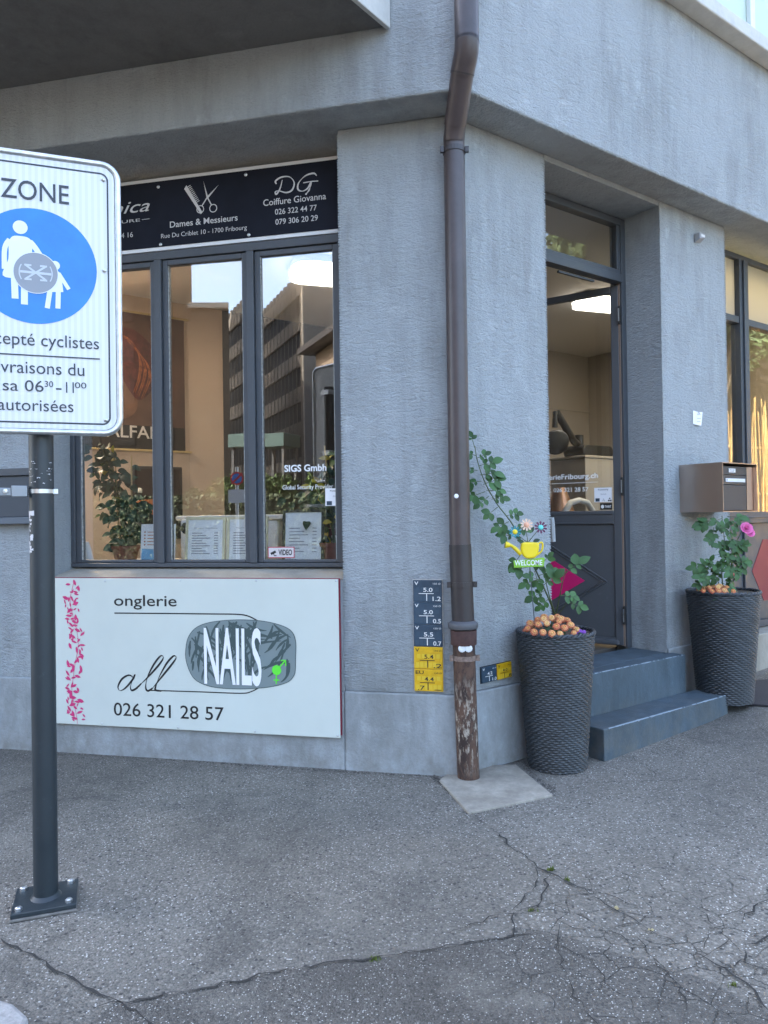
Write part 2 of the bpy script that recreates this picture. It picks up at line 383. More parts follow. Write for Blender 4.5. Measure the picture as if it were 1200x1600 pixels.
        me.materials.append(material); me.update()
        return place(name, me, parent, M)
def place(name, me, parent=None, M=None):
    o = bpy.data.objects.new(name, me); link(o)
    if parent: o.parent = parent
    o.matrix_basis = M if isinstance(M, Matrix) else Matrix.Translation(M) if M is not None else Matrix.Identity(4)
    return o
def arc(cx, cz, r, a0, a1, n=10, rz=None):
    rz = rz or r
    return [(cx + r * math.cos(math.radians(a0 + (a1 - a0) * i / n)), cz + rz * math.sin(math.radians(a0 + (a1 - a0) * i / n))) for i in range(n + 1)]
def rrect(x0, x1, z0, z1, r, n=6):
    return arc(x1 - r, z0 + r, r, -90, 0, n) + arc(x1 - r, z1 - r, r, 0, 90, n) + arc(x0 + r, z1 - r, r, 90, 180, n) + arc(x0 + r, z0 + r, r, 180, 270, n)
def smooth_path(pts, n=6):                                     # Catmull-Rom through the points
    P = [Vector(p) if len(p) == 3 else Vector((p[0], p[1], 0)) for p in pts]; out = []
    for i in range(len(P) - 1):
        p0, p1, p2, p3 = P[max(i - 1, 0)], P[i], P[i + 1], P[min(i + 2, len(P) - 1)]
        for k in range(n):
            t = k / n; out.append(.5 * ((2 * p1) + (p2 - p0) * t + (2 * p0 - 5 * p1 + 4 * p2 - p3) * t * t + (3 * p1 - p0 - 3 * p2 + p3) * t ** 3))
    out.append(P[-1]); return out
def sp2(pts, n=6): return [(p.x, p.y) for p in smooth_path(pts, n)]
def text(body, x0, x1, zb, cap, y, material, parent, name='lettering', bold=0, shear=0, rot=0, fullbox=None):
    """flat letters standing in the parent's xz plane at depth y, baseline zb, capital height cap, from x0 to x1"""
    cu = bpy.data.curves.new(name, 'FONT'); cu.body = body; cu.size = 1; cu.offset = bold; cu.shear = shear; cu.resolution_u = 4
    ob = bpy.data.objects.new(name, cu); SC.collection.objects.link(ob)
    me = bpy.data.meshes.new_from_object(ob); bpy.data.objects.remove(ob); bpy.data.curves.remove(cu)
    xs = [v.co.x for v in me.vertices]; a, b = min(xs), max(xs); kx = (x1 - x0) / (b - a)
    ys = [v.co.y for v in me.vertices]; kz = cap / .729
    zo = 0
    if fullbox: kz = fullbox / (max(ys) - min(ys)); zo = -min(ys) * kz
    for v in me.vertices:
        v.co = ((v.co.x - a) * kx + x0, y, v.co.y * kz + zb + zo)
    me.materials.clear(); me.materials.append(material); me.update(); me.name = name
    if max(cap, (fullbox or 0)) < .0365: return place(name, me, parent)
    # large lettering: every letter an object of its own
    bm = bmesh.new(); bm.from_mesh(me); seen = set(); isl = []
    for v in bm.verts:
        if v.index in seen: continue
        stack = [v]; seen.add(v.index); ids = []
        while stack:
            q = stack.pop(); ids.append(q.index)
            for e in q.link_edges:
                w2 = e.other_vert(q)
                if w2.index not in seen: seen.add(w2.index); stack.append(w2)
        xx = [me.vertices[i].co.x for i in ids]; isl.append([min(xx), max(xx), set(ids)])
    bm.free(); isl.sort(key=lambda k: k[0]); grp = []
    for a_, b_, ids in isl:
        if grp and a_ < grp[-1][1] - .35 * min(b_ - a_, grp[-1][1] - grp[-1][0]): grp[-1][1] = max(grp[-1][1], b_); grp[-1][2] |= ids
        else: grp.append([a_, b_, ids])
    for a_, b_, ids in grp:
        idl = sorted(ids); mp = {k: i for i, k in enumerate(idl)}
        m2_ = bpy.data.meshes.new('letter'); m2_.from_pydata([me.vertices[k].co[:] for k in idl], [], [[mp[k] for k in p.vertices] for p in me.polygons if p.vertices[0] in ids])
        m2_.materials.append(material); o = place('letter', m2_, parent)
    return o
def screw(x, z, y, r, parent, material=None, name='screw'):
    m = MB().lathe([(r, 0), (r, r * .3), (r * .6, r * .6), (0, r * .7)], 10)
    m.xf(Matrix.Translation((x, y, z)) @ Matrix.Rotation(math.pi / 2, 4, 'X')); return m.build(name, material or M_STEEL, parent, smooth=True)

# ------------------------------------------------------------------ the ground
def sheet(name, poly, material, dz, parent=None):
    me = bpy.data.meshes.new(name); me.from_pydata([(p[0], p[1], gz(p[0], p[1]) + dz) for p in poly], [], [tuple(range(len(poly)))])
    me.materials.append(material); o = place(name, me, parent); return o
xs = [-80, -30, -12] + [-6 + .25 * i for i in range(65)] + [14, 20, 40, 80]; ys = [-120, -60, -20, -8] + [-2 + .25 * i for i in range(57)] + [16, 30, 80]
mb = MB(); mb.v = [(x, y, gz(x, y)) for y in ys for x in xs]; nx = len(xs)
mb.f = [(j * nx + i, j * nx + i + 1, (j + 1) * nx + i + 1, (j + 1) * nx + i) for j in range(len(ys) - 1) for i in range(nx - 1)]
GND = mb.build('pavement', M_ASPH); GND['kind'] = 'structure'
def gp(px, py):                                                # pixel on the climbing pavement
    z = 0
    for _ in range(8):
        p = ground(px, py, z); z = gz(p.x, p.y)
    return p
def crack(pts, w0=.006, jag=.012, name='crack', material=None, dz=.007):
    P = [gp(*p) for p in pts]; Q = []
    for a, b in zip(P, P[1:]):
        n = max(2, int((b - a).length / .035))
        for k in range(n): Q.append(a.lerp(b, k / n) + Vector((rnd(-jag, jag), rnd(-jag, jag), 0)))
    Q.append(P[-1]); m = MB(); vs = []
    for i, p in enumerate(Q):
        t = (Q[min(i + 1, len(Q) - 1)] - Q[max(i - 1, 0)]).normalized(); q = Vector((-t.y, t.x, 0)) * w0 * .27 * rnd(.1, 1.9) * (.35 if i in (0, len(Q) - 1) else 1)
        for s2 in (1, -1):
            v = p + q * s2; vs.append((v.x, v.y, gz(v.x, v.y) + dz))
    m.add(vs, [(2 * i, 2 * i + 1, 2 * i + 3, 2 * i + 2) for i in range(len(Q) - 1)])
    return m.build(name, material or M_CRACK, GND)
# darker asphalt patch in front, with its ragged upper edge
edge = [(175, 1572), (300, 1548), (420, 1522), (520, 1506), (600, 1496), (700, 1480), (800, 1466), (832, 1455), (900, 1470), (1000, 1500), (1120, 1540), (1240, 1600)]
pp = []
for a, b in zip(edge, edge[1:]):
    pa, pb = gp(*a), gp(*b)
    for k in range(6):
        q = pa.lerp(pb, k / 6); pp.append((q.x + rnd(-.012, .012), q.y + rnd(-.012, .012)))
sheet('asphalt_patch', pp + [(2.4, 1.6), (2.6, .6), (-.6, .6), (-1.2, 1.2)], M_ASPH2, .003, GND)
for pts, w in [([(160, 1574), (300, 1550), (420, 1524), (520, 1507), (600, 1497), (700, 1481), (800, 1467), (830, 1462)], .011),
               ([(0, 1468), (60, 1500), (130, 1545), (185, 1572), (260, 1610)], .012),
               ([(770, 1295), (800, 1325), (850, 1362), (905, 1388), (960, 1420), (1000, 1445), (1060, 1478), (1120, 1510), (1180, 1550), (1210, 1590)], .012),
               ([(858, 1365), (850, 1400), (840, 1420), (805, 1425), (802, 1465)], .011),
               ([(835, 1350), (840, 1380), (800, 1425)], .006), ([(850, 1425), (780, 1432), (700, 1460)], .006),
               ([(905, 1388), (950, 1400), (1000, 1420)], .005), ([(1210, 1405), (1180, 1420), (1160, 1445), (1110, 1455), (1100, 1485)], .009),
               ([(1210, 1460), (1170, 1480), (1165, 1505), (1200, 1520)], .009), ([(940, 1455), (1000, 1480), (1050, 1490)], .006),
               ([(1000, 1470), (1020, 1500), (1060, 1540), (1075, 1600)], .007), ([(850, 1430), (900, 1455), (950, 1450), (1000, 1445)], .006),
               ([(1110, 1530), (1160, 1500), (1210, 1520)], .006), ([(850, 1470), (920, 1500), (960, 1550)], .005),
               ([(1010, 1200), (1025, 1212), (1023, 1222)], .005), ([(905, 1226), (1000, 1222), (1095, 1220)], .005), ([(980, 1180), (1020, 1205), (1090, 1220)], .004),
               ([(880, 1440), (870, 1480), (900, 1560), (940, 1610)], .005), ([(1060, 1400), (1100, 1430), (1120, 1452)], .005),
               ([(1050, 1490), (1100, 1500), (1140, 1470)], .005), ([(80, 1330), (200, 1300), (330, 1285)], .003),
               ([(680, 1220), (700, 1238), (740, 1272), (760, 1290)], .006)]:
    crack(pts, w)
# gravel and dirt in the joint along the wall foot
def dirt_strip(name, pts, w, material, n=60):
    m = MB(); P = [gp(*p) for p in pts]
    for i in range(n):
        k = rnd(0, len(P) - 1.001); p = P[int(k)].lerp(P[int(k) + 1], k - int(k)) + Vector((rnd(-w, w), rnd(-w, w), 0)); r = rnd(.002, .007)
        vs = [(p.x + r * rnd(.6, 1.2) * math.cos(a), p.y + r * rnd(.6, 1.2) * math.sin(a), gz(p.x, p.y) + dz) for dz, rr in ((.001, 1), (r * .7, .6)) for a in (0, 1.2, 2.4, 3.7, 5)]
        m.add(vs, [(0, 1, 6, 5), (1, 2, 7, 6), (2, 3, 8, 7), (3, 4, 9, 8), (4, 0, 5, 9), (5, 6, 7, 8, 9)])
    o = m.build(name, material, GND); o['kind'] = 'stuff'; return o
dirt_strip('grit', [(815, 1190), (835, 1215), (870, 1238)], .022, M_GRIT, 160)
dirt_strip('grit', [(675, 1212), (690, 1225)], .02, M_GRIT, 60)
dirt_strip('grit', [(60, 1176), (300, 1190), (500, 1204), (680, 1214)], .012, M_GRIT, 260)
def tuft(px, py, n, spread):
    p0 = gp(px, py); m = MB()
    for i in range(n):
        a = rnd(0, 6.28); d = abs(random.gauss(0, spread)); p = p0 + Vector((d * math.cos(a), d * math.sin(a) * .6, 0)); h = rnd(.006, .02); b = rnd(0, 6.28); w = rnd(.002, .005)
        g = gz(p.x, p.y); m.add([(p.x - w * math.cos(b), p.y - w * math.sin(b), g), (p.x + w * math.cos(b), p.y + w * math.sin(b), g), (p.x + rnd(-.01, .01), p.y + rnd(-.01, .01), g + h)], [(0, 1, 2)])
    o = m.build('moss_tuft', M_MOSS, GND); o['kind'] = 'stuff'
for px, py, n, s2 in [(586, 1501, 40, .016), (862, 1360, 45, .012), (885, 1376, 20, .008), (830, 1424, 16, .010), (1145, 1540, 14, .008)]: tuft(px, py, n, s2)
def fallen_leaf(px, py, r, a, label):
    p = gp(px, py); m = MB().add([(r * math.cos(t) * (1 if k % 2 else .55), r * math.sin(t) * (1 if k % 2 else .55), .004 + .004 * (k % 3)) for k, t in enumerate([i * math.pi / 5 for i in range(10)])], [tuple(range(10))])
    o = m.build('fallen_leaf', mat('dry_leaf', (.30, .25, .13), .7), None, Matrix.Translation((p.x, p.y, gz(p.x, p.y) + .006)) @ Matrix.Rotation(a, 4, 'Z')); tag(o, label, 'leaf', 'fallen leaves')
fallen_leaf(964, 1424, .014, .4, 'pale fallen leaf lying on the long pavement crack'); fallen_leaf(1017, 1458, .013, 1.4, 'pale fallen leaf lying below and right of the other leaf')
kp = [gp(-60, 1560), gp(-10, 1574), gp(22, 1584), gp(46, 1606), gp(20, 1660), gp(-90, 1660)]
kb = MB().prism([(p.x, p.y) for p in kp], -.1, .035).build('kerb_stone', M_STONE, None, bevel=.015); kb['kind'] = 'structure'

# ------------------------------------------------------------------ the house
B = tag(empty('corner_house', C), 'grey plastered corner house with shop windows and overhanging upper floor', 'building')
CI = Matrix.Translation(-C)
BL, BR, BW = CI @ ML, CI @ MR, CI                              # local frames for children of the house
def xy(v): return (v.x, v.y)
def wpoly(name, pts, z0, z1, m, bevel=0): return MB().prism([xy(p) for p in pts], z0, z1).build(name, m, B, BW, bevel=bevel)
SOF = 3.85; OVH = .25
bis = (nL + nR).normalized(); kb2 = OVH / bis.dot(nL)
ctop = C + bis * kb2
# upper storeys (their underside is the soffit)
wpoly('upper_wall', [LW(34, OVH), ctop, RW(6.5, OVH), RW(6.5, -10), LW(34, -10)], SOF, 18.5, M_WALL, .012)  # unseen height and left length stretched to shade the street
# lower walls
wpoly('corner_pillar', [LW(.675, 0), C, RW(.82, 0), RW(.82, -.40), RW(.3, -.42), LW(.1, -.42), LW(.675, -.32)], 0, SOF - .002, M_WALL, .008)
wpoly('pillar', [LW(2.667, 0), LW(2.667, -.32), LW(34, -.32), LW(34, 0)], 0, SOF - .002, M_WALL, .008)
wpoly('pillar', [RW(2.085, 0), RW(2.99, 0), RW(2.99, -.45), RW(2.085, -.45)], 0, SOF - .002, M_WALL, .008)
wpoly('pillar', [RW(5.6, 0), RW(6.5, 0), RW(6.5, -.45), RW(5.6, -.45)], 0, SOF - .002, M_WALL, .008)
wpoly('window_parapet', [LW(.677, 0), LW(2.665, 0), LW(2.665, -.32), LW(.677, -.32)], 0, 1.135, M_PLINTH, .006)
wpoly('window_parapet', [RW(2.992, -.02), RW(5.598, -.02), RW(5.598, -.32), RW(2.992, -.32)], 0, .46, M_CONC, .01)
MB().add([(-2.664, -.012, 1.136), (-.678, -.012, 1.136), (-.678, .3, 1.136), (-2.664, .3, 1.136), (-2.664, -.012, 1.142), (-.678, -.012, 1.142), (-.678, .3, 1.20), (-2.664, .3, 1.20)],
         [(3, 2, 1, 0), (4, 5, 6, 7), (0, 1, 5, 4), (1, 2, 6, 5), (2, 3, 7, 6), (3, 0, 4, 7)]).build('window_sill', M_CONC, B, BL)
# rear and side walls so that the rooms are closed
wpoly('rear_wall', [LW(34, -9.6), LW(-3, -9.6), LW(-3, -9.9), LW(34, -9.9)], 0, SOF - .002, M_WALL)
wpoly('side_wall', [RW(6.3, -.46), RW(6.49, -.46), RW(6.49, -9), RW(6.3, -9)], 0, SOF - .002, M_WALL)
# plinth, standing a little proud
PO = .022
cpl = C + bis * (PO / bis.dot(nL))
wpoly('plinth', [LW(.675, PO), cpl, RW(.82, PO), RW(.82, .001), C + bis * .002, LW(.675, .001)], -.05, .47, M_PLINTH, .012)
wpoly('plinth', [LW(2.667, PO), LW(34, PO), LW(34, .001), LW(2.667, .001)], -.05, .478, M_PLINTH, .012)
wpoly('plinth', [LW(.676, PO - .004), LW(2.666, PO - .004), LW(2.666, .001), LW(.676, .001)], -.05, .46, M_PLINTH, .008)
wpoly('plinth', [RW(2.085, PO), RW(2.99, PO), RW(2.99, .001), RW(2.085, .001)], 0, .5, M_PLINTH, .012)
# combed plaster ribs along the pillar edges
def ribs(M, x, sgn, z0, z1, name='ribbed_edge'):
    m = MB(); z = z0
    while z < z1:
        h = rnd(.007, .010); l = rnd(.02, .05); p = rnd(.003, .006)
        a, b = (x, x + sgn * l); x0, x1 = min(a, b), max(a, b)
        xe = x - sgn * .002
        vs = [(xe, -p, z), (xe, -p, z + h), (x + sgn * l, .002, z + h * .5), (xe, .003, z - .003), (xe, .003, z + h + .003)]
        m.add(vs, [(0, 1, 2), (1, 4, 2), (3, 0, 2), (0, 3, 4, 1)]); z += rnd(.0135, .019)
    return m.build(name, M_WALL, B, M)
ribs(BL, -.675, 1, .5, 3.82); ribs(BR, .82, -1, .5, 3.82); ribs(BR, 2.085, 1, .5, 3.82); ribs(BR, 2.99, -1, .5, 3.82)
# door reveal soffit step and inner lintel strip
MB().box(-2.66, -.68, .30, .45, 3.79, 3.845).build('lintel', M_WALL, B, BL)
# balcony slab over the left shop window
bal = [LW(.31, OVH), LW(.86, 1.45), LW(9, 1.45), LW(9, OVH)]
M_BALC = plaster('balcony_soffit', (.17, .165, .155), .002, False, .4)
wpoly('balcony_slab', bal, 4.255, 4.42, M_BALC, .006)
e0, e1 = LW(.31, OVH + .002), LW(.86, 1.45); t = (e1 - e0).normalized(); q = Vector((-t.y, t.x, 0)); q = q if q.dot(dL) > 0 else -q
wpoly('balcony_edge', [e0 + q * .003, e1 + q * .003, e1 + q * .03, e0 + q * .03], 4.235, 4.5, mat('pale_stone', (.52, .52, .49), .8, bump=(40, .002, 4), var=(8, .1)), .004)
# upper window with its stone ledge at the top right
MB().box(1.35, 5.2, -.385, -.25, 5.10, 5.21).build('upper_ledge', MATS['pale_stone'], B, BR, bevel=.01)
up = empty('upper_window', BR, B)
MB().box(1.5, 5.0, -.262, -.25, 5.215, 7).build('blind', M_PALEG, up)
for x in (1.5, 2.9, 3.5, 4.2): MB().box(x, x + .07, -.3, -.263, 5.213, 7).build('window_frame', M_WHITEF, up, bevel=.004)
MB().box(3.62, 3.64, -.29, -.266, 5.22, 7).build('red_cord', mat('red_cord', (.5, .05, .04), .5), up)
MB().box(1.5, 5.0, -.31, -.2635, 5.212, 5.27).build('window_frame', M_WHITEF, up, bevel=.004)

# ---- left shop window
W = empty('window', BL, B)
yF = .2
def member(name, x0, x1, z0, z1, y0, y1, p=W, m=None, bv=.004): return MB().box(x0, x1, y0, y1, z0, z1).build(name, m or M_FRAME, p, bevel=bv)
member('window_frame', -2.664, -.678, 1.195, 1.222, yF - .008, yF + .09)
member('window_frame', -2.664, -.678, 3.245, 3.30, yF - .008, yF + .09)
member('window_frame', -2.664, -2.632, 1.223, 3.244, yF - .006, yF + .09)
member('window_frame', -.74, -.678, 1.223, 3.244, yF - .006, yF + .09)
member('mullion', -2.012, -1.962, 1.223, 3.244, yF - .014, yF + .09)
member('mullion', -1.355, -1.305, 1.223, 3.244, yF - .014, yF + .09)
sash = [(-2.631, -2.013), (-1.961, -1.356), (-1.304, -.741)]
for i, (a, b) in enumerate(sash):
    for x0, x1, z0, z1 in ((a, a + .036, 1.224, 3.243), (b - .036, b, 1.224, 3.243), (a + .037, b - .037, 1.224, 1.243), (a + .037, b - .037, 3.207, 3.243)):
        member('sash', x0, x1, z0, z1, yF + .008, yF + .06)
    # putty bead round the pane
    for x0, x1, z0, z1 in ((a + .036, a + .041, 1.244, 3.206), (b - .041, b - .036, 1.244, 3.206)):
        member('putty_bead', x0, x1, z0, z1, yF + .016, yF + .028, m=mat('old_putty', (.36, .36, .34), .8, var=(60, .5)), bv=0)
    yaw = (0, math.radians(1.2), 0)[i]
    cx = (a + b) / 2; hw = (b - a) / 2 - .036
    MB().box(-hw, hw, -.002, .002, 1.243, 3.207).build('pane', M_GLASS, W, Matrix.Translation((cx, yF + .03, 0)) @ Matrix.Rotation(yaw, 4, 'Z'))
MB().box(-2.66, -.68, .292, .62, 1.17, 1.212).build('inner_sill', M_GREYW, B, BL)

# ---- door
DHs, DHo = 2.02, -.33
DF = empty('door_frame', BR, B)
def dm(name, x0, x1, z0, z1, y0, y1, m=None, bv=.004): return MB().box(x0, x1, y0, y1, z0, z1).build(name, m or M_FRAME, DF, bevel=bv)
dm('jamb', 2.03, 2.084, .47, 3.80, .30, .37); dm('jamb', .822, .88, .47, 3.80, .30, .37)
dm('head', .881, 2.029, 3.745, 3.80, .30, .37); dm('transom_bar', .881, 2.029, 3.30, 3.36, .29, .37)
dm('transom_bar', .881, 2.029, 3.361, 3.40, .305, .36)
dm('sash', 1.985, 2.028, 3.401, 3.744, .306, .355); dm('sash', .882, .92, 3.401, 3.744, .306, .355)
dm('transom_pane', .92, 1.985, 3.40, 3.745, .335, .339, M_GLASS_D, 0)
wpoly('reveal_soffit', [RW(.822, -.002), RW(2.083, -.002), RW(2.083, -.45), RW(.822, -.45)], 3.81, SOF - .003, M_WALL)
dm('jamb_strip', 2.022, 2.0295, .48, 3.295, .318, .35, mat('bare_brass', (.30, .22, .17), .5, .3), 0)
PHI = math.radians(34); hng = RW(DHs, DHo)
dD = Vector((-math.cos(PHI), math.sin(PHI), 0))
DM = CI @ frame(hng, -dD)                                      # leaf: x runs from -width (free edge) to 0 (hinge); y into the room
D = empty('door', DM, B); DW = 1.0; LT = .042
def leaf(name, x0, x1, z0, z1, y0=0, y1=LT, m=None, bv=.004): return MB().box(x0, x1, y0, y1, z0, z1).build(name, m or M_DOORP, D, bevel=bv)
leaf('stile', -.06, 0, .485, 3.288); leaf('stile', -DW, -DW + .07, .485, 3.288)
leaf('rail', -DW + .071, -.061, 3.235, 3.288); leaf('rail', -DW + .071, -.061, 1.425, 1.535); leaf('rail', -DW + .071, -.061, .485, .54)
leaf('rail_bead', -DW + .071, -.061, 1.505, 1.53, -.008, -.0005); leaf('rail_bead', -DW + .071, -.061, 1.43, 1.445, -.006, -.0005)
leaf('door_panel', -DW + .07, -.06, .54, 1.425, .014, .03)
leaf('weather_bar', -DW + .02, -.03, .487, .528, -.03, -.001, bv=.01)
leaf('pane', -DW + .07, -.06, 1.535, 3.235, .018, .022, M_GLASS_D, 0)
cxd, czd = -.6, .976
def diamond(rx, rz): return [(cxd + rx, czd), (cxd, czd + rz), (cxd - rx, czd), (cxd, czd - rz)]
MB().slab(diamond(.297, .18), .0105, .0138).build('magenta_diamond', M_MAGENTA, D)
for rx, w in ((.474, .010), (.435, .008)):
    pth = diamond(rx, rx * .607); m = MB()
    for i in range(4):
        a, b = pth[i], pth[(i + 1) % 4]
        m.tube([(a[0], .012, a[1]), (b[0], .012, b[1])], w * .75, 6)
    m.build('diamond_moulding', M_DOORP, D)
hm = MB(); hm.tube([(-.70, 0, 1.46), (-.70, -.05, 1.462), (-.54, -.066, 1.475)], .013, 8); hm.tube([(-.54, -.066, 1.485), (-.534, -.066, 1.42), (-.53, -.066, 1.29)], .018, 8); hm.tube([(-.53, -.066, 1.30), (-.56, -.066, 1.298), (-.70, -.05, 1.31), (-.70, 0, 1.31)], .013, 8)
hm.build('handle', mat('handle_grey', (.48, .50, .50), .45), D, smooth=True)
for z in (3.05, 1.72, .72):
    MB().box(.002, .02, -.02, .02, z - .07, z + .07).build('hinge', mat('dark_hinge', (.05, .045, .04), .5, .5), D, bevel=.003)
    MB().box(.006, .014, -.026, -.0205, z - .05, z + .05).build('hinge_pin', M_STEEL, D)
tw = thing('window_lettering', B.matrix_basis @ DM, 'white web address and phone number lettered on the open door glass', 'lettering')
text('OnglerieFribourg.ch', -.725, -.185, 1.795, .043, .0155, M_WHITE, tw, bold=.02)
text('Tél. 026 321 28 57', -.645, -.264, 1.692, .034, .0155, M_WHITE, tw, bold=.015)
MB().box(-.79, -.186, .0150, .0165, 1.760, 1.764).build('rule', M_WHITE, tw)
def protected_sticker(M, x0, z0, w, h, label, y, extra=True):
    st = thing('sticker', M, label, 'sticker')
    MB().box(x0, x0 + w, y, y + .0012, z0, z0 + h).build('paper', M_PAPER, st)
    text('Protected by', x0 + w * .22, x0 + w * .8, z0 + h * .82, h * .085, y - .001, M_BLACK, st, bold=.02)
    text('SIGS', x0 + w * .35, x0 + w * .68, z0 + h * .5, h * .09, y - .001, M_PTXT, st)
    MB().box(x0 + w * .06, x0 + w * .3, y - .001, y - .0002, z0 + h * .04, z0 + h * .27).build('camera_symbol', M_BLUEP, st)
    MB().ribbon([(x0 + w * .48, z0 + h * .06), (x0 + w * .52, z0 + h * .25), (x0 + w * .58, z0 + h * .06)], w * .03, y - .001).build('person_symbol', M_PTXT, st)
    MB().disc(x0 + w * .82, z0 + h * .10, w * .05, None, y - .001, 10).disc(x0 + w * .93, z0 + h * .10, w * .05, None, y - .001, 10).disc(x0 + w * .87, z0 + h * .24, w * .04, None, y - .001, 10).build('wheel_symbol', M_BLACK, st)
    return st
protected_sticker(B.matrix_basis @ DM, -.216, 1.602, .14, .114, 'white security notice sticker on the open door glass', .0155)
ts = thing('sticker', B.matrix_basis @ DM, 'small black payment sticker below the white notice on the door', 'sticker')
MB().box(-.172, -.076, .0155, .0165, 1.541, 1.594).build('paper', M_BLACK, ts); text('TWINT', -.134, -.084, 1.556, .02, .0145, M_WHITE, ts, bold=.02)
MB().add([(-.152 + .014 * math.cos(k * math.pi / 3 + .52), .0145, 1.566 + .016 * math.sin(k * math.pi / 3 + .52)) for k in range(6)], [tuple(range(6))]).build('symbol', M_WHITE, ts)
# door closer arm above the leaf
MB().box(1.35, 1.75, .34, .36, 3.27, 3.285).build('closer_arm', M_FRAME, DF)

# ---- right shop window
W2 = empty('window', BR, B)
def m2(name, x0, x1, z0, z1, y0=.2, y1=.28, m=None, bv=.004): return MB().box(x0, x1, y0, y1, z0, z1).build(name, m or M_FRAME, W2, bevel=bv)
m2('window_frame', 2.993, 5.597, 3.755, 3.80); m2('window_frame', 2.993, 3.04, .49, 3.754)
for x in (3.575, 4.55): m2('mullion', x, x + .15, 1.51, 3.754, .19)
for x in (3.62, 4.595): m2('mullion_rib', x, x + .05, 1.512, 3.75, .172, .1895)
for a, b in ((3.041, 3.574), (3.726, 4.549), (4.701, 5.597)):
    m2('rail', a, b, 3.185, 3.245); m2('frosted_pane', a, b, 3.246, 3.754, .238, .244, M_FROST, 0)
    m2('pane', a, b, 1.51, 3.184, .238, .242, M_GLASS_R, 0)
m2('rail', 3.041, 5.597, 1.41, 1.509, .19); m2('rail_bead', 3.041, 5.597, 1.455, 1.47, .178, .1895)
for a, b in ((3.041, 3.600), (3.640, 4.60), (4.64, 5.59)): m2('lower_panel', a, b, .53, 1.408, .22, .25, M_FRAME)
m2('post', 3.601, 3.639, .53, 1.408, .2); m2('post', 4.601, 4.639, .53, 1.408, .2); m2('rail', 3.041, 5.597, .47, .529, .19)
cx2, cz2 = 4.15, .975
MB().slab([(cx2 - .40, cz2), (cx2 - .2, cz2 + .28), (cx2 + .2, cz2 + .28), (cx2 + .4, cz2), (cx2 + .2, cz2 - .28), (cx2 - .2, cz2 - .28)], .2165, .2195).build('red_hexagon', M_RED, W2)

# ---- steps
ST = thing('entrance_steps', frame(RW(0, 0), dR), 'two blue-grey painted concrete steps below the shop door', 'steps')
def ragged(x0, x1, y, z, par, n=0):
    P = []; x = x0
    while x < x1: P.append(x); x += rnd(.006, .018)
    m = MB(); big = 0
    for a, b in zip(P, P[1:]):
        big = max(0, big * .8 + rnd(-.003, .003)) if random.random() < .9 else rnd(.004, .012)
        h = .0010 + big * rnd(.2, .7)
        if h > .0014: m.add([(a, y - .0012, z - h), (b, y - .0012, z - h * rnd(.6, 1.2)), (b, y - .0012, z - .002), (a, y - .0012, z - .002), (a, y + .005, z + .0012), (b, y + .005, z + .0012), (b, y + .005 + h, z + .0012), (a, y + .005 + h, z + .0012)], [(0, 1, 2, 3), (3, 2, 5, 4), (4, 5, 6, 7)])
    o = m.build('worn_edge', M_WORN, par); o['kind'] = 'stuff'; return o
s1 = MB().box(.85, 2.25, -.375, -.135, -.05, .196).build('step', M_STEP, ST, bevel=.006)
s2 = MB().box(.822, 2.12, -.13, -.0005, -.02, .468).box(.822, 2.083, .001, .299, -.02, .4679).build('step', M_STEP, ST, bevel=.006)
ragged(.86, 2.24, -.375, .196, s1, 34); ragged(.95, 2.1, -.13, .468, s2, 24)
fl = MB().prism([xy(LW(13.8, -.33)), xy(LW(0, -.43)), xy(RW(.8, -.43)), xy(RW(6.2, -.46)), xy(RW(6.2, -9)), xy(LW(13.8, -9))], .2, .455).build('interior_floor', M_FLOORI, B, BW)
MB().prism([xy(LW(13.8, -.325)), xy(LW(0, -.45)), xy(RW(.8, -.46)), xy(RW(6.2, -.46)), xy(RW(6.2, -9)), xy(LW(13.8, -9))], 3.822, 3.846).build('interior_ceiling', M_CEIL, B, BW)

# ---- rooms behind the glass
PW = Vector((-1.757, 8.25, 0))                                 # free end of the beige poster wall
wpoly('poster_wall', [PW, PW - dR * 6, PW - dR * 6 - nR * .15, PW - nR * .15], .4, 3.82, M_BEIGE)
wpoly('dark_backing_wall', [PW + dR * .003, PW + dR * 2.2, PW + dR * 2.2 - nR * .12, PW + dR * .003 - nR * .12], .4, 3.82, M_DARKW)  # made-up dark wall, its colour stands in for the unlit room depth
wpoly('partition', [Vector((.30, 4.83, 0)), Vector((.0, 9.6, 0)), Vector((.12, 9.6, 0)), Vector((.42, 4.83, 0))], .4, 3.82, M_DARKW)
wpoly('back_wall', [RW(2.3, -3.8), RW(6.1, -3.8), RW(6.1, -3.95), RW(2.3, -3.95)], .4, 3.82, M_GREIGE)
wpoly('inner_wall', [RW(6.03, -.47), RW(6.03, -3.798), RW(6.15, -3.798), RW(6.15, -.47)], .4, 3.82, M_GREIGE)
wpoly('partition', [RW(.5, -.47), RW(2.3, -3.9), RW(2.2, -3.95), RW(.4, -.5)], .4, 3.82, M_GREIGE)
MB().box(2.35, 6.02, 3.78, 3.797, 3.0, 3.02).build('picture_rail', M_GREYW, B, BR)

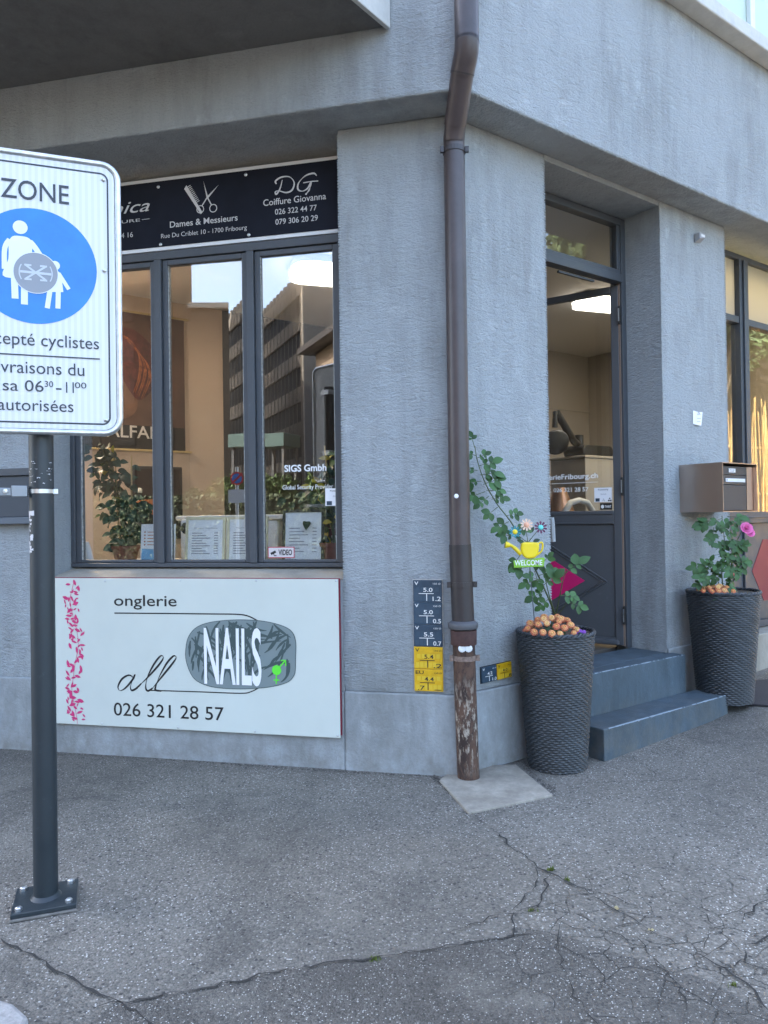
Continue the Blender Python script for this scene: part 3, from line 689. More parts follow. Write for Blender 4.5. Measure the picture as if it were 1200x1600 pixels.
# ------------------------------------------------------------------ lamps inside
def ceiling_lamp(loc, rz, lx, ly, label, power, color=(1, .88, .72)):
    t = thing('ceiling_lamp', Matrix.Translation(loc) @ Matrix.Rotation(rz, 4, 'Z'), label, 'lamp')
    MB().prism(rrect(-lx / 2, lx / 2, -ly / 2, ly / 2, ly * .3), .03, .085).build('housing', M_OFFW, t, smooth=True)
    MB().prism(rrect(-lx / 2 + .012, lx / 2 - .012, -ly / 2 + .012, ly / 2 - .012, ly * .28), -.02, .029).build('diffuser', M_LAMP, t)
    ld = bpy.data.lights.new('lamp_light', 'AREA'); ld.shape = 'RECTANGLE'; ld.size = lx * .9; ld.size_y = ly * .9; ld.energy = power; ld.color = color
    lo = bpy.data.objects.new('lamp_light', ld); link(lo); lo.parent = t; lo.location = (0, 0, -.03)
    return t
p = at(962, 484, 8.0); ceiling_lamp((p.x, p.y, 3.735), AR - .3, .95, .42, 'lit white ceiling lamp seen through the open door', 3.2, (1, .92, .82))
p = at(512, 405, 6.9); ceiling_lamp((p.x + .15, p.y, 3.735), .3, 1.0, .55, 'lit white ceiling lamp above the right shop window pane', 1.2, (1, .90, .76))
p = at(160, 405, 6.2); ceiling_lamp((p.x - 1.1, p.y + .75, 3.735), .3, 1.0, .5, 'unseen ceiling lamp behind the black banner, added to brighten the left room', 32, (1, .84, .64))  # hidden lamp, added to brighten the beige room
lt = thing('tube_lamp', frame(RW(3.06, -.6), dR), 'warm tube lamp behind the frosted panes of the right window', 'lamp')
MB().box(0, 2.4, -.03, .05, 3.76, 3.815).build('housing', M_OFFW, lt); MB().tube([(.05, 0, 3.73), (2.35, 0, 3.73)], .02, 8).build('tube', M_LAMPW, lt)
ld = bpy.data.lights.new('tube_light', 'AREA'); ld.shape = 'RECTANGLE'; ld.size = 2.2; ld.size_y = .08; ld.energy = 4.5; ld.color = (1, .72, .26)
lo = bpy.data.objects.new('tube_light', ld); link(lo); lo.parent = lt; lo.location = (1.2, 0, 3.70)

# ------------------------------------------------------------------ things in the left shop window
def onPW(px, py, off=.0):
    v = on_plane(px, py, PW + nR * off, nR); return frame(PW, dR).inverted() @ v
PM = frame(PW, dR)
poster = thing('wall_poster', PM, 'brown hair salon poster of a red-haired head on the beige wall', 'poster')
a = onPW(120, 483); b = onPW(289, 705); px0, px1, pz0, pz1 = a.x - .25, b.x, b.z, onPW(289, 502).z
MB().box(px0, px1, -.012, -.004, pz0, pz1).build('print', mat('poster_brown', (.075, .034, .022), .6, var=(1.5, .4)), poster)
MB().box(px0 - .03, px1 + .05, -.02, -.003, pz1, pz1 + .02).build('rod', M_WOOD, poster); MB().box(px0 - .03, px1 + .07, -.02, -.003, pz0 - .02, pz0).build('rod', M_WOOD, poster)
z_ = onPW(262, 668).z; MB().box(px0, px1, -.0135, -.0122, pz0, z_).build('dark_band', mat('poster_black', (.008, .006, .006), .8), poster)
def onp(pts): return [(onPW(*q).x, onPW(*q).z) for q in pts]
def flat(poly, y): return MB().add([(q[0], y, q[1]) for q in poly], [tuple(range(len(poly)))])
flat(onp(sp2([(150, 560), (165, 530), (190, 512), (215, 520), (238, 545), (245, 575), (236, 610), (215, 625), (195, 600), (180, 570), (160, 575), (150, 560)], 5)), -.0138).build('hair_print', mat('hair_print', (.06, .010, .008), .6, var=(14, .6)), poster)
mat('hair_light', (.20, .055, .018), .6, var=(22, .6))
flat(onp(sp2([(140, 580), (178, 575), (200, 605), (214, 624), (205, 650), (150, 662), (120, 640), (140, 580)], 5)), -.0136).build('skin_print', mat('skin_print', (.13, .06, .035), .6, var=(4, .25)), poster)
x0 = onPW(166, 690); x1 = onPW(250, 690); text('ALFAR', x0.x, x1.x, onPW(205, 684).z, onPW(205, 664).z - onPW(205, 684).z, -.0145, mat('poster_text', (.55, .5, .47), .6), poster, bold=.01)
for k in range(9):
    pa = onp(sp2([(186 + 3 * k, 520 + 3.2 * k), (200 + 3.6 * k, 528 + 5 * k), (214 + 2.6 * k, 552 + 4.5 * k), (214 + 2.2 * k, 585 + 2 * k), (206 + 2 * k, 612 + 1.5 * k)], 5))
    MB().ribbon(pa, [.004 + .012 * math.sin(math.pi * i / len(pa)) for i in range(len(pa))], -.0146 - k * .0001).build('hair_strand_print', MATS['hair_light'] if k % 3 else MATS['hair_print'], poster)
# dressing mirror with its dark frame and a counter
mi = thing('mirror', PM, 'dark framed dressing mirror behind the left window plant', 'mirror')
a, b = onPW(204, 728), onPW(262, 842)
MB().box(a.x, b.x + .15, -.05, -.012, b.z, a.z).build('frame', M_DARKW, mi, bevel=.01); MB().box(a.x + .03, b.x + .12, -.052, -.0505, b.z + .35, a.z - .03).build('glass', mat('dark_mirror', (.04, .03, .028), .12), mi)
flat([(q[0], q[1]) for q in onp([(207, 783), (262, 777), (262, 815), (238, 806)])], -.054).build('painted_reflection', M_ORANGE, mi)  # flat orange shape painted as a reflection in the mirror
ct = thing('counter', ML, 'white counter with rounded top behind the middle window pane', 'counter')
MB().box(-2.25, -1.45, .95, 1.35, .456, 1.50).build('body', M_OFFW, ct, bevel=.02); MB().box(-2.28, -1.40, .93, 1.37, 1.502, 1.54).build('top', M_OFFW, ct, bevel=.015)
dv = thing('alarm_camera', ML @ Matrix.Translation((-2.02, .62, 1.2125)), 'white box camera with black round lens beside the first price list', 'camera')
MB().box(-.055, .055, 0, .1, 0, .30).build('body', M_OFFW, dv, bevel=.02); MB().lathe([(.042, 0), (.042, .012), (.03, .016), (0, .018)], 18).xf(Matrix.Translation((0, 0, .235)) @ Matrix.Rotation(math.pi / 2, 4, 'X')).build('lens', M_BLACK, dv, smooth=True)
def price_frame(x, y, w, h, tilt, label, fm, rows=9, title='Monica Coiffure'):
    t = thing('picture_frame', ML @ Matrix.Translation((x, y, 1.2125)) @ Matrix.Rotation(tilt[1], 4, 'Z') @ Matrix.Rotation(tilt[0], 4, 'X'), label, 'framed list')
    fw = .019
    MB().box(0, w, 0, .015, 0, fw).box(0, w, 0, .015, h - fw, h).box(0, fw, 0, .015, fw, h - fw).box(w - fw, w, 0, .015, fw, h - fw).build('frame', fm, t)
    MB().box(fw, w - fw, .005, .014, fw, h - fw).build('sheet', M_PAPER, t)
    if title: text(title, w * .22, w * .8, h * .74, h * .035, .004, M_PTXT, t)
    m = MB()
    for i in range(rows):
        z = h * (.64 - .5 * i / rows); m.add([(w * .16, .004, z), (w * (.42 + .1 * (i % 3)), .004, z), (w * (.42 + .1 * (i % 3)), .004, z + .006), (w * .16, .004, z + .006)], [(0, 1, 2, 3)])
        m.add([(w * .72, .004, z), (w * .82, .004, z), (w * .82, .004, z + .006), (w * .72, .004, z + .006)], [(0, 1, 2, 3)])
    m.build('printed_lines', M_PTXT, t)
    MB().box(w * .3, w * .7, .03, .05, 0, h * .3).build('stand', M_BLACK, t)
    return t
price_frame(-1.905, .36, .29, .315, (-.10, .03), 'cream framed price list leaning left in the middle window pane', M_CREAM)
price_frame(-1.60, .36, .29, .315, (-.10, .03), 'cream framed price list half hidden by the right mullion', M_CREAM)
price_frame(-1.20, .36, .285, .355, (-.10, .05), 'black and gold framed list in the right window pane', M_BLACK, 8, '')
bro = thing('brochure_stand', ML @ Matrix.Translation((-2.24, .36, 1.2125)) @ Matrix.Rotation(-.08, 4, 'X'), 'small printed card with blue picture beside the potted plant', 'card')
MB().box(0, .26, 0, .008, 0, .27).build('card', M_PAPER, bro); MB().add([(.008, -.001, .01), (.25, -.001, .01), (.25, -.001, .09), (.008, -.001, .10)], [(0, 1, 2, 3)]).build('blue_picture', M_SKYP, bro)
m = MB()
for i in range(5): m.disc(.03, .215 - .022 * i, .006, None, -.001, 8).add([(.05, -.001, .212 - .022 * i), (.12 + .015 * (i % 2), -.001, .212 - .022 * i), (.12 + .015 * (i % 2), -.001, .217 - .022 * i), (.05, -.001, .217 - .022 * i)], [(0, 1, 2, 3)])
m.build('printed_lines', M_ORANGE, bro)
tb = thing('white_tube', ML @ Matrix.Translation((-2.66, .40, 1.2125)) @ Matrix.Rotation(-.18, 4, 'Y'), 'white tapered tube standing at the left end of the sill', 'tube')
MB().lathe([(.03, 0), (.03, .02), (.024, .10), (.017, .15), (0, .155)], 14).build('tube', M_OFFW, tb, smooth=True)

# leaves ---------------------------------------------------------------------
def leaf_mesh(name, l, w, material, fold=.25, curl=.2):
    pr = [(0, 0), (.12, .55), (.32, .95), (.55, 1), (.78, .68), (1, 0)]
    vs = []; fs = []
    for t, k in pr:
        z = -curl * l * t * t
        vs += [(-w / 2 * k, l * t, z + fold * w / 2 * k), (0, l * t, z), (w / 2 * k, l * t, z + fold * w / 2 * k)]
    for i in range(len(pr) - 1):
        a = 3 * i; fs += [(a, a + 1, a + 4, a + 3), (a + 1, a + 2, a + 5, a + 4)]
    me = bpy.data.meshes.new(name); me.from_pydata(vs, [], fs); me.materials.append(material)
    for p in me.polygons: p.use_smooth = True
    return me
def orient(pos, d, face, scale=1):                             # y axis along d, z (upper side) towards face
    y = Vector(d).normalized(); z = Vector(face); z = (z - y * z.dot(y)); z = z.normalized() if z.length > 1e-4 else y.orthogonal(); x = y.cross(z)
    m = Matrix.Identity(4)
    for i in range(3): m[i][0] = x[i] * scale; m[i][1] = y[i] * scale; m[i][2] = z[i] * scale; m[i][3] = pos[i]
    return m
LF_FIC = [leaf_mesh('leaf', .078, .050, M_FICUS), leaf_mesh('leaf', .07, .046, M_FICUS, .4, .5)]
LF_YEL = [leaf_mesh('leaf', .065, .036, M_YLEAF), leaf_mesh('leaf', .06, .036, M_LIGHTL)]
def pot_plant(label, base, potr, poth, shape, nleaf, yfrac, sticks, rim=True, name='potted_plant', s=1):
    t = thing(name, base, label, 'plant')
    pot = MB().lathe([(potr * .72, 0), (potr * .95, poth * .8), (potr * 1.04, poth * .8), (potr * 1.06, poth), (potr * .96, poth), (potr * .93, poth * .85)], 24).build('pot', M_TERRA, t, smooth=True)
    MB().lathe([(potr * .92, poth * .86), (0, poth * .9)], 16).build('soil', M_SOIL, pot)
    ends = []
    for k in range(5):
        x, y, z = shape(1 - k * .12); e = (x + rnd(-.05, .05), y + rnd(-.03, .03), z)
        MB().tube(smooth_path([(rnd(-.02, .02), 0, poth * .8), (e[0] * .3, e[1] * .4, poth + z * .35), e]), [.006] * 12 + [.003], 6).build('stem', M_STEM, t, smooth=True)
    for st in sticks: MB().tube([st[0], st[1]], .006, 6).build('support_stick', M_WOOD, t)
    for i in range(nleaf):
        x, y, z, sp = shape(i / nleaf, True); p = Vector((x + random.gauss(0, sp * .5), y + random.gauss(0, .035), z + rnd(-.03, .03)))
        me = random.choice(LF_YEL if random.random() < yfrac else LF_FIC)
        d = Vector((rnd(-1, 1) + (p.x - x) * 8, rnd(-1, .5), rnd(-.7, .35)))
        place('leaf', me, t, orient(p, d, (rnd(-.5, .5), -1, rnd(.2, 1)), s * rnd(.75, 1.25)))
    return t
def shp1(k, sp=False):
    z = .10 + k * .72; x = -.02 - .10 * k + .05 * math.sin(k * 5); w = .16 * (1 - abs(k - .45) * 1.3) + .02
    return (x, 0, z, w) if sp else (x, 0, z)
PLM = ML @ Matrix.Translation((-2.40, .44, 1.2125))
pot_plant('leafy green potted plant with a few yellow leaves at the left end of the window', PLM, .095, .12, shp1, 230, .10, [((-.06, .02, .1), (-.09, .02, .80)), ((.03, .03, .1), (.035, .03, .76))])
def shp2(k, sp=False):
    z = .12 + k * .62; x = -.02 - .06 * math.sin(k * 4) - .03 * k; w = .09 + .03 * math.sin(k * 7)
    return (x, 0, z, w) if sp else (x, 0, z)
pot_plant('sparse potted plant with yellowing leaves at the right end of the window', ML @ Matrix.Translation((-.87, .46, 1.2125)), .10, .13, shp2, 70, .55, [((.0, .02, .1), (-.06, .02, .78)), ((.05, 0, .1), (.03, 0, .82))])
pot_plant('small dark leafed potted plant behind the black and gold frame', ML @ Matrix.Translation((-1.02, .62, 1.2125)), .085, .12, lambda k, sp=False: ((.0 - .12 * (k - .5), 0, .3 + .16 * k, .12) if sp else (.0, 0, .3 + .15 * k)), 55, .05, [])
# red box behind the right pane
rb = thing('carton', ML @ Matrix.Translation((-1.0, .78, 1.2125)), 'dark red carton behind the right window plant', 'box')
MB().box(-.05, .35, 0, .2, 0, .22).build('body', mat('dark_red_card', (.07, .006, .012), .5), rb, bevel=.004); MB().box(.02, .10, -.002, -.0005, .12, .17).build('label_patch', M_OFFW, rb)
MB().box(-2.66, -.68, .621, 1.0, .46, 1.2115).build('window_bench', M_GREYW, B, BL)
# lettering and stickers on the glass
yg = yF + .0265
wl = thing('window_lettering', ML, 'white security firm lettering on the right shop window pane', 'lettering')
text('SIGS Gmbh', -1.125, -.842, 1.808, .044, yg, M_WHITE, wl, bold=.025); text('Global Security Provider', -1.139, -.80, 1.693, .03, yg, M_WHITE, wl)
vs_ = thing('sticker', ML, 'red edged VIDEO sticker at the bottom of the right pane', 'sticker')
MB().box(-1.245, -1.063, yg, yg + .001, 1.252, 1.325).build('red_border', mat('sticker_red', (.40, .05, .07), .5), vs_); MB().box(-1.239, -1.069, yg - .001, yg - .0002, 1.258, 1.319).build('paper', mat('sticker_paper', (.62, .57, .56), .6), vs_)
text('VIDEO', -1.172, -1.079, 1.272, .036, yg - .002, M_BLACK, vs_, bold=.03)
cm_ = MB(); cm_.add([(-1.228, yg - .002, 1.285), (-1.194, yg - .002, 1.302), (-1.186, yg - .002, 1.288), (-1.220, yg - .002, 1.272)], [(0, 1, 2, 3)]).ribbon([(-1.205, 1.280), (-1.200, 1.268), (-1.185, 1.268)], .006, yg - .002).build('camera_symbol', M_BLACK, vs_)
protected_sticker(ML, -.852, 1.583, .145, .111, 'white security notice sticker at the right edge of the window', yg)

# ------------------------------------------------------------------ things in the room behind the door
def roomlamp():
    t = thing('magnifier_lamp', Matrix.Translation(at(906, 690, 8.6)), 'dark round treatment lamp on a bent arm seen through the door', 'lamp')
    o = at(906, 690, 8.6); f = lambda px, py, Y: at(px, py, Y) - o
    MB().tube([f(905, 680, 8.6), f(905, 698, 8.6)], .05, 10).build('wall_mount', M_BLACK, t, smooth=True)
    MB().tube([f(902, 694, 8.55), f(897, 690, 8.4), f(870, 645, 8.2)], .042, 10).build('arm', M_BLACK, t, smooth=True)
    MB().tube([f(868, 643, 8.2), f(867, 668, 8.2)], .03, 10).build('neck', M_BLACK, t, smooth=True)
    c = f(868, 690, 8.2); m = MB().lathe([(.13, 0), (.145, .02), (.135, .05), (.08, .08), (.03, .09), (0, .09)], 24); m.xf(Matrix.Translation(c) @ Matrix.Rotation(2.0, 4, 'X') @ Matrix.Rotation(0, 4, 'Y'))
    m.build('hood', M_BLACK, t, smooth=True)
roomlamp()
o_ = at(935, 760, 8.4); cb = thing('cabinet', frame((o_.x, o_.y, .456), dR), 'pale grey cabinet in the room behind the door', 'cabinet')
MB().box(-.22, .45, 0, .5, 0, 1.68).build('body', M_GREYW, cb, bevel=.01); MB().box(-.23, .46, -.01, .51, 1.682, 1.71).build('top', M_GREYW, cb, bevel=.006)
bag = thing('black_case', frame((o_.x, o_.y, .456 + 1.712), dR), 'black rounded case lying on the grey cabinet', 'case')
MB().slab(rrect(-.12, .42, 0, .13, .06), .1, .4).build('body', M_BLACK, bag, bevel=.015)
o_ = at(875, 780, 8.0); sh = thing('table_lamp', Matrix.Translation((o_.x, o_.y, 1.22)), 'copper shaded table lamp seen low through the door glass', 'lamp')
MB().lathe([(.16, .30), (.06, .58), (.055, .58), (.15, .30)], 24).build('lamp_shade', M_COPPER, sh, smooth=True); MB().lathe([(.08, 0), (.08, .02), (.02, .04), (.02, .32), (0, .32)], 16).build('base', M_COPPER, sh, smooth=True)
tbl = thing('side_table', Matrix.Translation((o_.x, o_.y, .456)), 'dark side table carrying the copper lamp', 'table')
MB().box(-.3, .3, -.2, .2, .70, .762).build('table_top', M_DARKW, tbl, bevel=.005)
for sx in (-.27, .27):
    for sy in (-.17, .17): MB().box(sx - .02, sx + .02, sy - .02, sy + .02, 0, .699).build('leg', M_DARKW, tbl)
o_ = at(905, 800, 7.2); ch = thing('chair', frame((o_.x, o_.y, .456), dR), 'pale grey curved chair back behind the lower door glass', 'chair')
zc = at(905, 782, 7.2).z - .456
MB().tube([(-.22, 0, zc - .22), (-.20, 0, zc - .1), (-.12, 0, zc - .02), (0, 0, zc), (.12, 0, zc - .02), (.20, 0, zc - .1), (.22, 0, zc - .22)], .03, 10).build('backrest', M_OFFW, ch, smooth=True)
MB().box(-.24, .24, -.02, .42, .42, .48).build('seat', M_OFFW, ch, bevel=.02)
for sx in (-.21, .21):
    MB().box(sx - .015, sx + .015, .0, .03, .481, zc - .2).build('post', M_OFFW, ch)
    for sy in (.0, .38): MB().box(sx - .015, sx + .015, sy, sy + .03, 0, .419).build('leg', M_OFFW, ch)

# ------------------------------------------------------------------ banner over the left window
bn = thing('shop_banner', ML, 'black hairdresser banner with scissors and phone numbers above the window', 'banner')
yb = .18
MB().box(-2.66, -.68, yb + .004, yb + .03, 3.302, 3.786).build('board', M_OFFW, bn)
MB().box(-2.659, -.681, yb, yb + .0035, 3.325, 3.762).build('black_sheet', M_BANNER, bn)
yt = yb - .002
text('Monica', -2.56, -2.03, 3.572, .085, yt, M_SILVER, bn, shear=.35); text('COIFFURE', -2.46, -2.103, 3.508, .021, yt, M_SILVER, bn)
MB().ribbon([(-2.09, 3.518), (-2.034, 3.519)], .003, yt).build('rule', M_SILVER, bn); text('026 322 64 16', -2.45, -2.157, 3.409, .036, yt, M_SILVER, bn)
text('Dames & Messieurs', -1.885, -1.404, 3.444, .042, yt, M_SILVER, bn, bold=.008); text('Rue Du Criblet 10 - 1700 Fribourg', -1.95, -1.341, 3.379, .031, yt, M_SILVER, bn)
text('Coiffure Giovanna', -1.226, -.805, 3.518, .043, yt, M_SILVER, bn, bold=.006); text('026 322 44 77', -1.147, -.867, 3.454, .037, yt, M_SILVER, bn, bold=.006); text('079 306 20 29', -1.145, -.861, 3.389, .037, yt, M_SILVER, bn, bold=.006)
# handwritten D and G
w = lambda n, a=.004, b=.011: [a + (b - a) * abs(math.sin(i / n * 9)) for i in range(n)]
def stroke(par, pts, y, mt, a=.004, b=.011, name='script_letter', n=7):
    q = sp2(pts, n); MB().ribbon(q, w(len(q), a, b), y).build(name, mt, par)
stroke(bn, [(-1.095, 3.672), (-1.11, 3.62), (-1.135, 3.585), (-1.143, 3.60), (-1.12, 3.605), (-1.07, 3.588), (-1.03, 3.60), (-1.015, 3.645), (-1.045, 3.685), (-1.10, 3.69), (-1.14, 3.67), (-1.135, 3.65)], yt, M_SILVER)
stroke(bn, [(-.865, 3.672), (-.885, 3.69), (-.94, 3.68), (-.985, 3.64), (-.99, 3.60), (-.96, 3.585), (-.925, 3.60), (-.905, 3.635)], yt, M_SILVER)
stroke(bn, [(-.955, 3.637), (-.90, 3.64), (-.855, 3.638)], yt, M_SILVER, .005, .007); stroke(bn, [(-.90, 3.64), (-.915, 3.59), (-.94, 3.56)], yt, M_SILVER)
# comb and scissors
cmb = MB().add([(-1.779, yt, 3.690), (-1.762, yt, 3.712), (-1.650, yt, 3.522), (-1.662, yt, 3.510)], [(0, 1, 2, 3)])
for i in range(11):
    k = i / 10; x, z = -1.758 + .062 * k, 3.700 - .108 * k
    cmb.add([(x, yt, z), (x + .024, yt, z + .012), (x + .0265, yt, z + .008), (x + .0025, yt, z - .004)], [(0, 1, 2, 3)])
cmb.build('comb_emblem', M_SILVER, bn)
sm = MB().add([(-1.641, yt, 3.726), (-1.607, yt, 3.612), (-1.618, yt, 3.606)], [(0, 1, 2)]).add([(-1.533, yt - .0003, 3.690), (-1.622, yt - .0003, 3.618), (-1.612, yt - .0003, 3.606)], [(0, 1, 2)])
sm.ribbon([(-1.612, 3.612), (-1.585, 3.562)], .008, yt - .0006).ribbon([(-1.618, 3.612), (-1.652, 3.566)], .008, yt - .0009).ribbon(arc(-1.665, 3.543, .024, 0, 360, 20), .006, yt - .0012).ribbon(arc(-1.573, 3.540, .025, 0, 360, 20), .006, yt - .0015).build('scissors_emblem', M_SILVER, bn)
for x, z in ((-2.5, 3.72), (-1.966, 3.724), (-1.344, 3.734), (-2.55, 3.339), (-1.954, 3.339), (-1.328, 3.342)): screw(x, z, yb - .001, .011, bn)

# ------------------------------------------------------------------ nail studio panel under the window
pn = thing('advertising_sign', ML, 'white nail studio panel with grey nail logo under the shop window', 'sign')
yp = -.045
MB().box(-2.668, -.695, yp, yp + .006, .195, 1.140).build('board', M_PANEL, pn, bevel=.0015)
MB().box(-2.66, -.688, yp + .008, -.024, .21, 1.1445).build('backing_board', M_RED, pn)
yq = yp - .001
text('onglerie', -2.187, -1.749, .966, .0725, yq, M_BLACK, pn, bold=.008); text('026 321 28 57', -2.197, -1.44, .266, .086, yq, M_BLACK, pn, bold=.004)
MB().ribbon(sp2([(-2.185, .918), (-1.9, .920), (-1.5, .922), (-1.34, .922), (-1.27, .912), (-1.211, .885)], 5), .008, yq).build('rule', M_BLACK, pn)
MB().ribbon(sp2([(-1.94, .434), (-1.6, .437), (-1.33, .438), (-1.26, .450), (-1.205, .478)], 5), .007, yq).build('rule', M_BLACK, pn)
blob = [(-1.693, 0.667), (-1.681, 0.751), (-1.647, 0.81), (-1.592, 0.849), (-1.502, 0.874), (-1.36, 0.888), (-1.219, 0.887), (-1.116, 0.874), (-1.03, 0.849), (-0.984, 0.815), (-0.966, 0.759), (-0.968, .67), (-0.971, 0.589), (-0.986, 0.549), (-1.026, 0.515), (-1.121, 0.487), (-1.26, 0.469), (-1.401, 0.464), (-1.525, 0.473), (-1.615, 0.503), (-1.66, 0.552), (-1.686, 0.618), (-1.693, .667)]
bs = sp2(blob, 4)[:-1]; flat(bs, yq - .001).build('nail_emblem', M_NAILG, pn)
MB().ribbon(bs + bs[:1], .004, yq - .0012).build('nail_outline', M_NAILD, pn)
def inside(x, z):
    r = False; n = len(bs)
    for i in range(n):
        (a, b), (c2, d) = bs[i], bs[i - 1]
        if (b > z) != (d > z) and x < (c2 - a) * (z - b) / (d - b) + a: r = not r
    return r
lm = MB(); random.seed(3)
for i in range(130):
    x, z = rnd(-1.68, -.98), rnd(.48, .84); right = (x > -1.2)
    a = math.radians(rnd(75, 125) if x < -1.2 else rnd(25, 65)) if z < .75 else math.radians(rnd(60, 110) if x < -1.25 else rnd(150, 200)); l = rnd(.10, .22); bnd = rnd(-.6, .6)
    pts = []; 
    for k in range(7):
        t = k / 6; pts.append((x + math.cos(a + bnd * t) * l * t, z + math.sin(a + bnd * t) * l * t))
    pts = [q for q in pts if inside(q[0] * 1.0, q[1]) and inside(q[0] + .02, q[1]) and inside(q[0] - .02, q[1])]
    if len(pts) > 3: lm.ribbon(pts, [.002 + rnd(.010, .018) * math.sin(math.pi * (k + .3) / (len(pts) + .2)) for k in range(len(pts))], yq - .0016 - i * 4e-6)
lm.build('leaf_pattern', M_NAILD, pn); random.seed(11)
text('NAILS', -1.566, -1.187, .498, .352, yq - .003, M_WHITE, pn, bold=.018)
flat([( -1.09 + .030 * math.cos(k * .3142), .588 + .030 * math.sin(k * .3142)) for k in range(20)], yq - .003).build('lime_symbol', M_GREEN, pn)
MB().ribbon([(-1.069, .609), (-1.036, .645)], .008, yq - .003).ribbon([(-1.062, .647), (-1.031, .649), (-1.031, .615)], .008, yq - .0032).ribbon([(-1.092, .560), (-1.093, .505)], .008, yq - .0031).ribbon([(-1.110, .528), (-1.074, .528)], .008, yq - .0033).build('lime_symbol', M_GREEN, pn)
# script "all"
stroke(pn, [(-2.05, .505), (-2.085, .525), (-2.135, .50), (-2.165, .45), (-2.15, .425), (-2.11, .445), (-2.06, .50), (-2.045, .53), (-2.075, .46), (-2.07, .43), (-2.04, .44), (-2.00, .475)], yq, M_BLACK, .003, .013)
stroke(pn, [(-2.00, .475), (-1.93, .54), (-1.865, .61), (-1.845, .645), (-1.865, .652), (-1.91, .60), (-1.955, .52), (-1.97, .455), (-1.955, .43), (-1.92, .45)], yq - .0003, M_BLACK, .003, .013)
stroke(pn, [(-1.92, .45), (-1.85, .53), (-1.785, .605), (-1.757, .645), (-1.775, .655), (-1.82, .61), (-1.87, .53), (-1.90, .46), (-1.90, .437), (-1.86, .433)], yq - .0006, M_BLACK, .003, .013)
# pink climbing vine print
vm = MB(); z = .20; random.seed(5)
while z < 1.13:
    xc = -2.475 + .02 * math.sin(z * 11); dens = 3 if (.22 < z < .42 or .70 < z < 1.05) else 2
    for k in range(dens):
        a = rnd(0, 6.28); l = rnd(.012, .027); wv = l * rnd(.4, .65); x, zz = xc + rnd(-.055, .055), z + rnd(-.014, .014)
        if zz + l > 1.135 or zz - l < .198: continue
        c, s_ = math.cos(a), math.sin(a); yy = yq - .0002 - rnd(0, .0008)
        vm.add([(x + c * u - s_ * v, yy, zz + s_ * u + c * v) for u, v in ((-l, 0), (-l * .3, wv * .8), (l * .4, wv * .6), (l, 0), (l * .3, -wv * .7), (-l * .4, -wv * .6))], [(0, 5, 4, 3, 2, 1)])
    z += .0215
vm.ribbon(sp2([(-2.475 + .02 * math.sin(.2 * 11) , .2)] + [(-2.475 + .025 * math.sin(zv * 11) + rnd(-.01, .01), zv) for zv in [.3 + .1 * i for i in range(8)]] + [(-2.47, 1.13)], 5), .003, yq - .0012)
vm.build('vine_print', M_PINK, pn)
for x, z in ((-2.25, 1.121), (-1.725, 1.127), (-1.216, 1.129), (-.708, 1.13), (-2.284, .209), (-1.751, .209), (-1.236, .209), (-.712, .21)): screw(x, z, yp, .006, pn)

# ------------------------------------------------------------------ rain pipe at the corner
RP = thing('rain_pipe', (.43, 4.262, 0), 'brown rain downpipe on the house corner with a rusty iron foot', 'drainpipe')
def P_(x, y, z): return (x - .43, y - 4.262, z)
uc = C + bis * (kb2 + .085)
def sph(pts, n=8): return smooth_path(pts, n)
MB().tube(sph([P_(uc.x, uc.y, 9), P_(uc.x, uc.y, 6), P_(uc.x, uc.y, 4.25), P_(uc.x, uc.y, 4.06)]) + sph([P_(uc.x - .003, uc.y + .012, 4.0), P_(uc.x - .022, uc.y + .07, 3.915)], 3), .066, 20).build('upper_pipe', M_PIPE, RP, smooth=True)
MB().tube(sph([P_(uc.x - .02, uc.y + .065, 3.922), P_(.433, 4.215, 3.715)], 4), .0635, 20).build('offset_bend', M_PIPE, RP, smooth=True)
MB().tube(sph([P_(.4335, 4.212, 3.722), P_(.43, 4.25, 3.65), P_(.43, 4.262, 3.56), P_(.43, 4.262, 2.4), P_(.43, 4.262, 1.32)]), .0605, 20).build('middle_pipe', M_PIPE, RP, smooth=True)
MB().tube([P_(uc.x - .019, uc.y + .062, 3.926), P_(uc.x - .0205, uc.y + .066, 3.919)], .0668, 20).build('joint_ring', M_PIPED, RP, smooth=True)
MB().tube([P_(.43, 4.262, 1.345), P_(.431, 4.262, 1.30), P_(.442, 4.268, .90)], .064, 20).build('lower_pipe', M_PIPED, RP, smooth=True)
MB().lathe([(.062, .86), (.083, .868), (.088, .882), (.085, .897), (.066, .912)], 24, P_(.4405, 4.267, 0)).build('socket_collar', mat('grey_collar', (.085, .085, .09), .5), RP, smooth=True)
MB().lathe([(.072, .775), (.074, .78), (.075, .858), (.06, .862)], 24, P_(.443, 4.268, 0)).build('iron_socket', mat('iron_socket', (.07, .035, .03), .8, bump=(40, .002, 4), var=(20, .3)), RP, smooth=True)
MB().tube([P_(.4435, 4.27, .78), P_(.452, 4.285, .4), P_(.463, 4.30, -.02)], .0635, 22).build('iron_foot', M_RUST, RP, smooth=True)
def pipe_clamp(z, c, r, m):
    cl = MB().lathe([(r, z - .014), (r + .004, z - .014), (r + .004, z + .014), (r, z + .014)], 24, c)
    a = len(cl.v); cl.box(r, r + .02, -.01, .01, z - .016, z + .016); cl.v[a:] = [(c[0] + v[0], c[1] - .02 + v[1], v[2]) for v in cl.v[a:]]
    b = len(cl.v); cl.box(-r - .02, -r, -.01, .01, z - .016, z + .016); cl.v[b:] = [(c[0] + v[0], c[1] - .02 + v[1], v[2]) for v in cl.v[b:]]
    o = cl.build('clamp', m, RP); MB().box(c[0] - .008, c[0] + .008, c[1] + r, c[1] + r + .06, z - .01, z + .01).build('clamp_bracket', m, o); return o
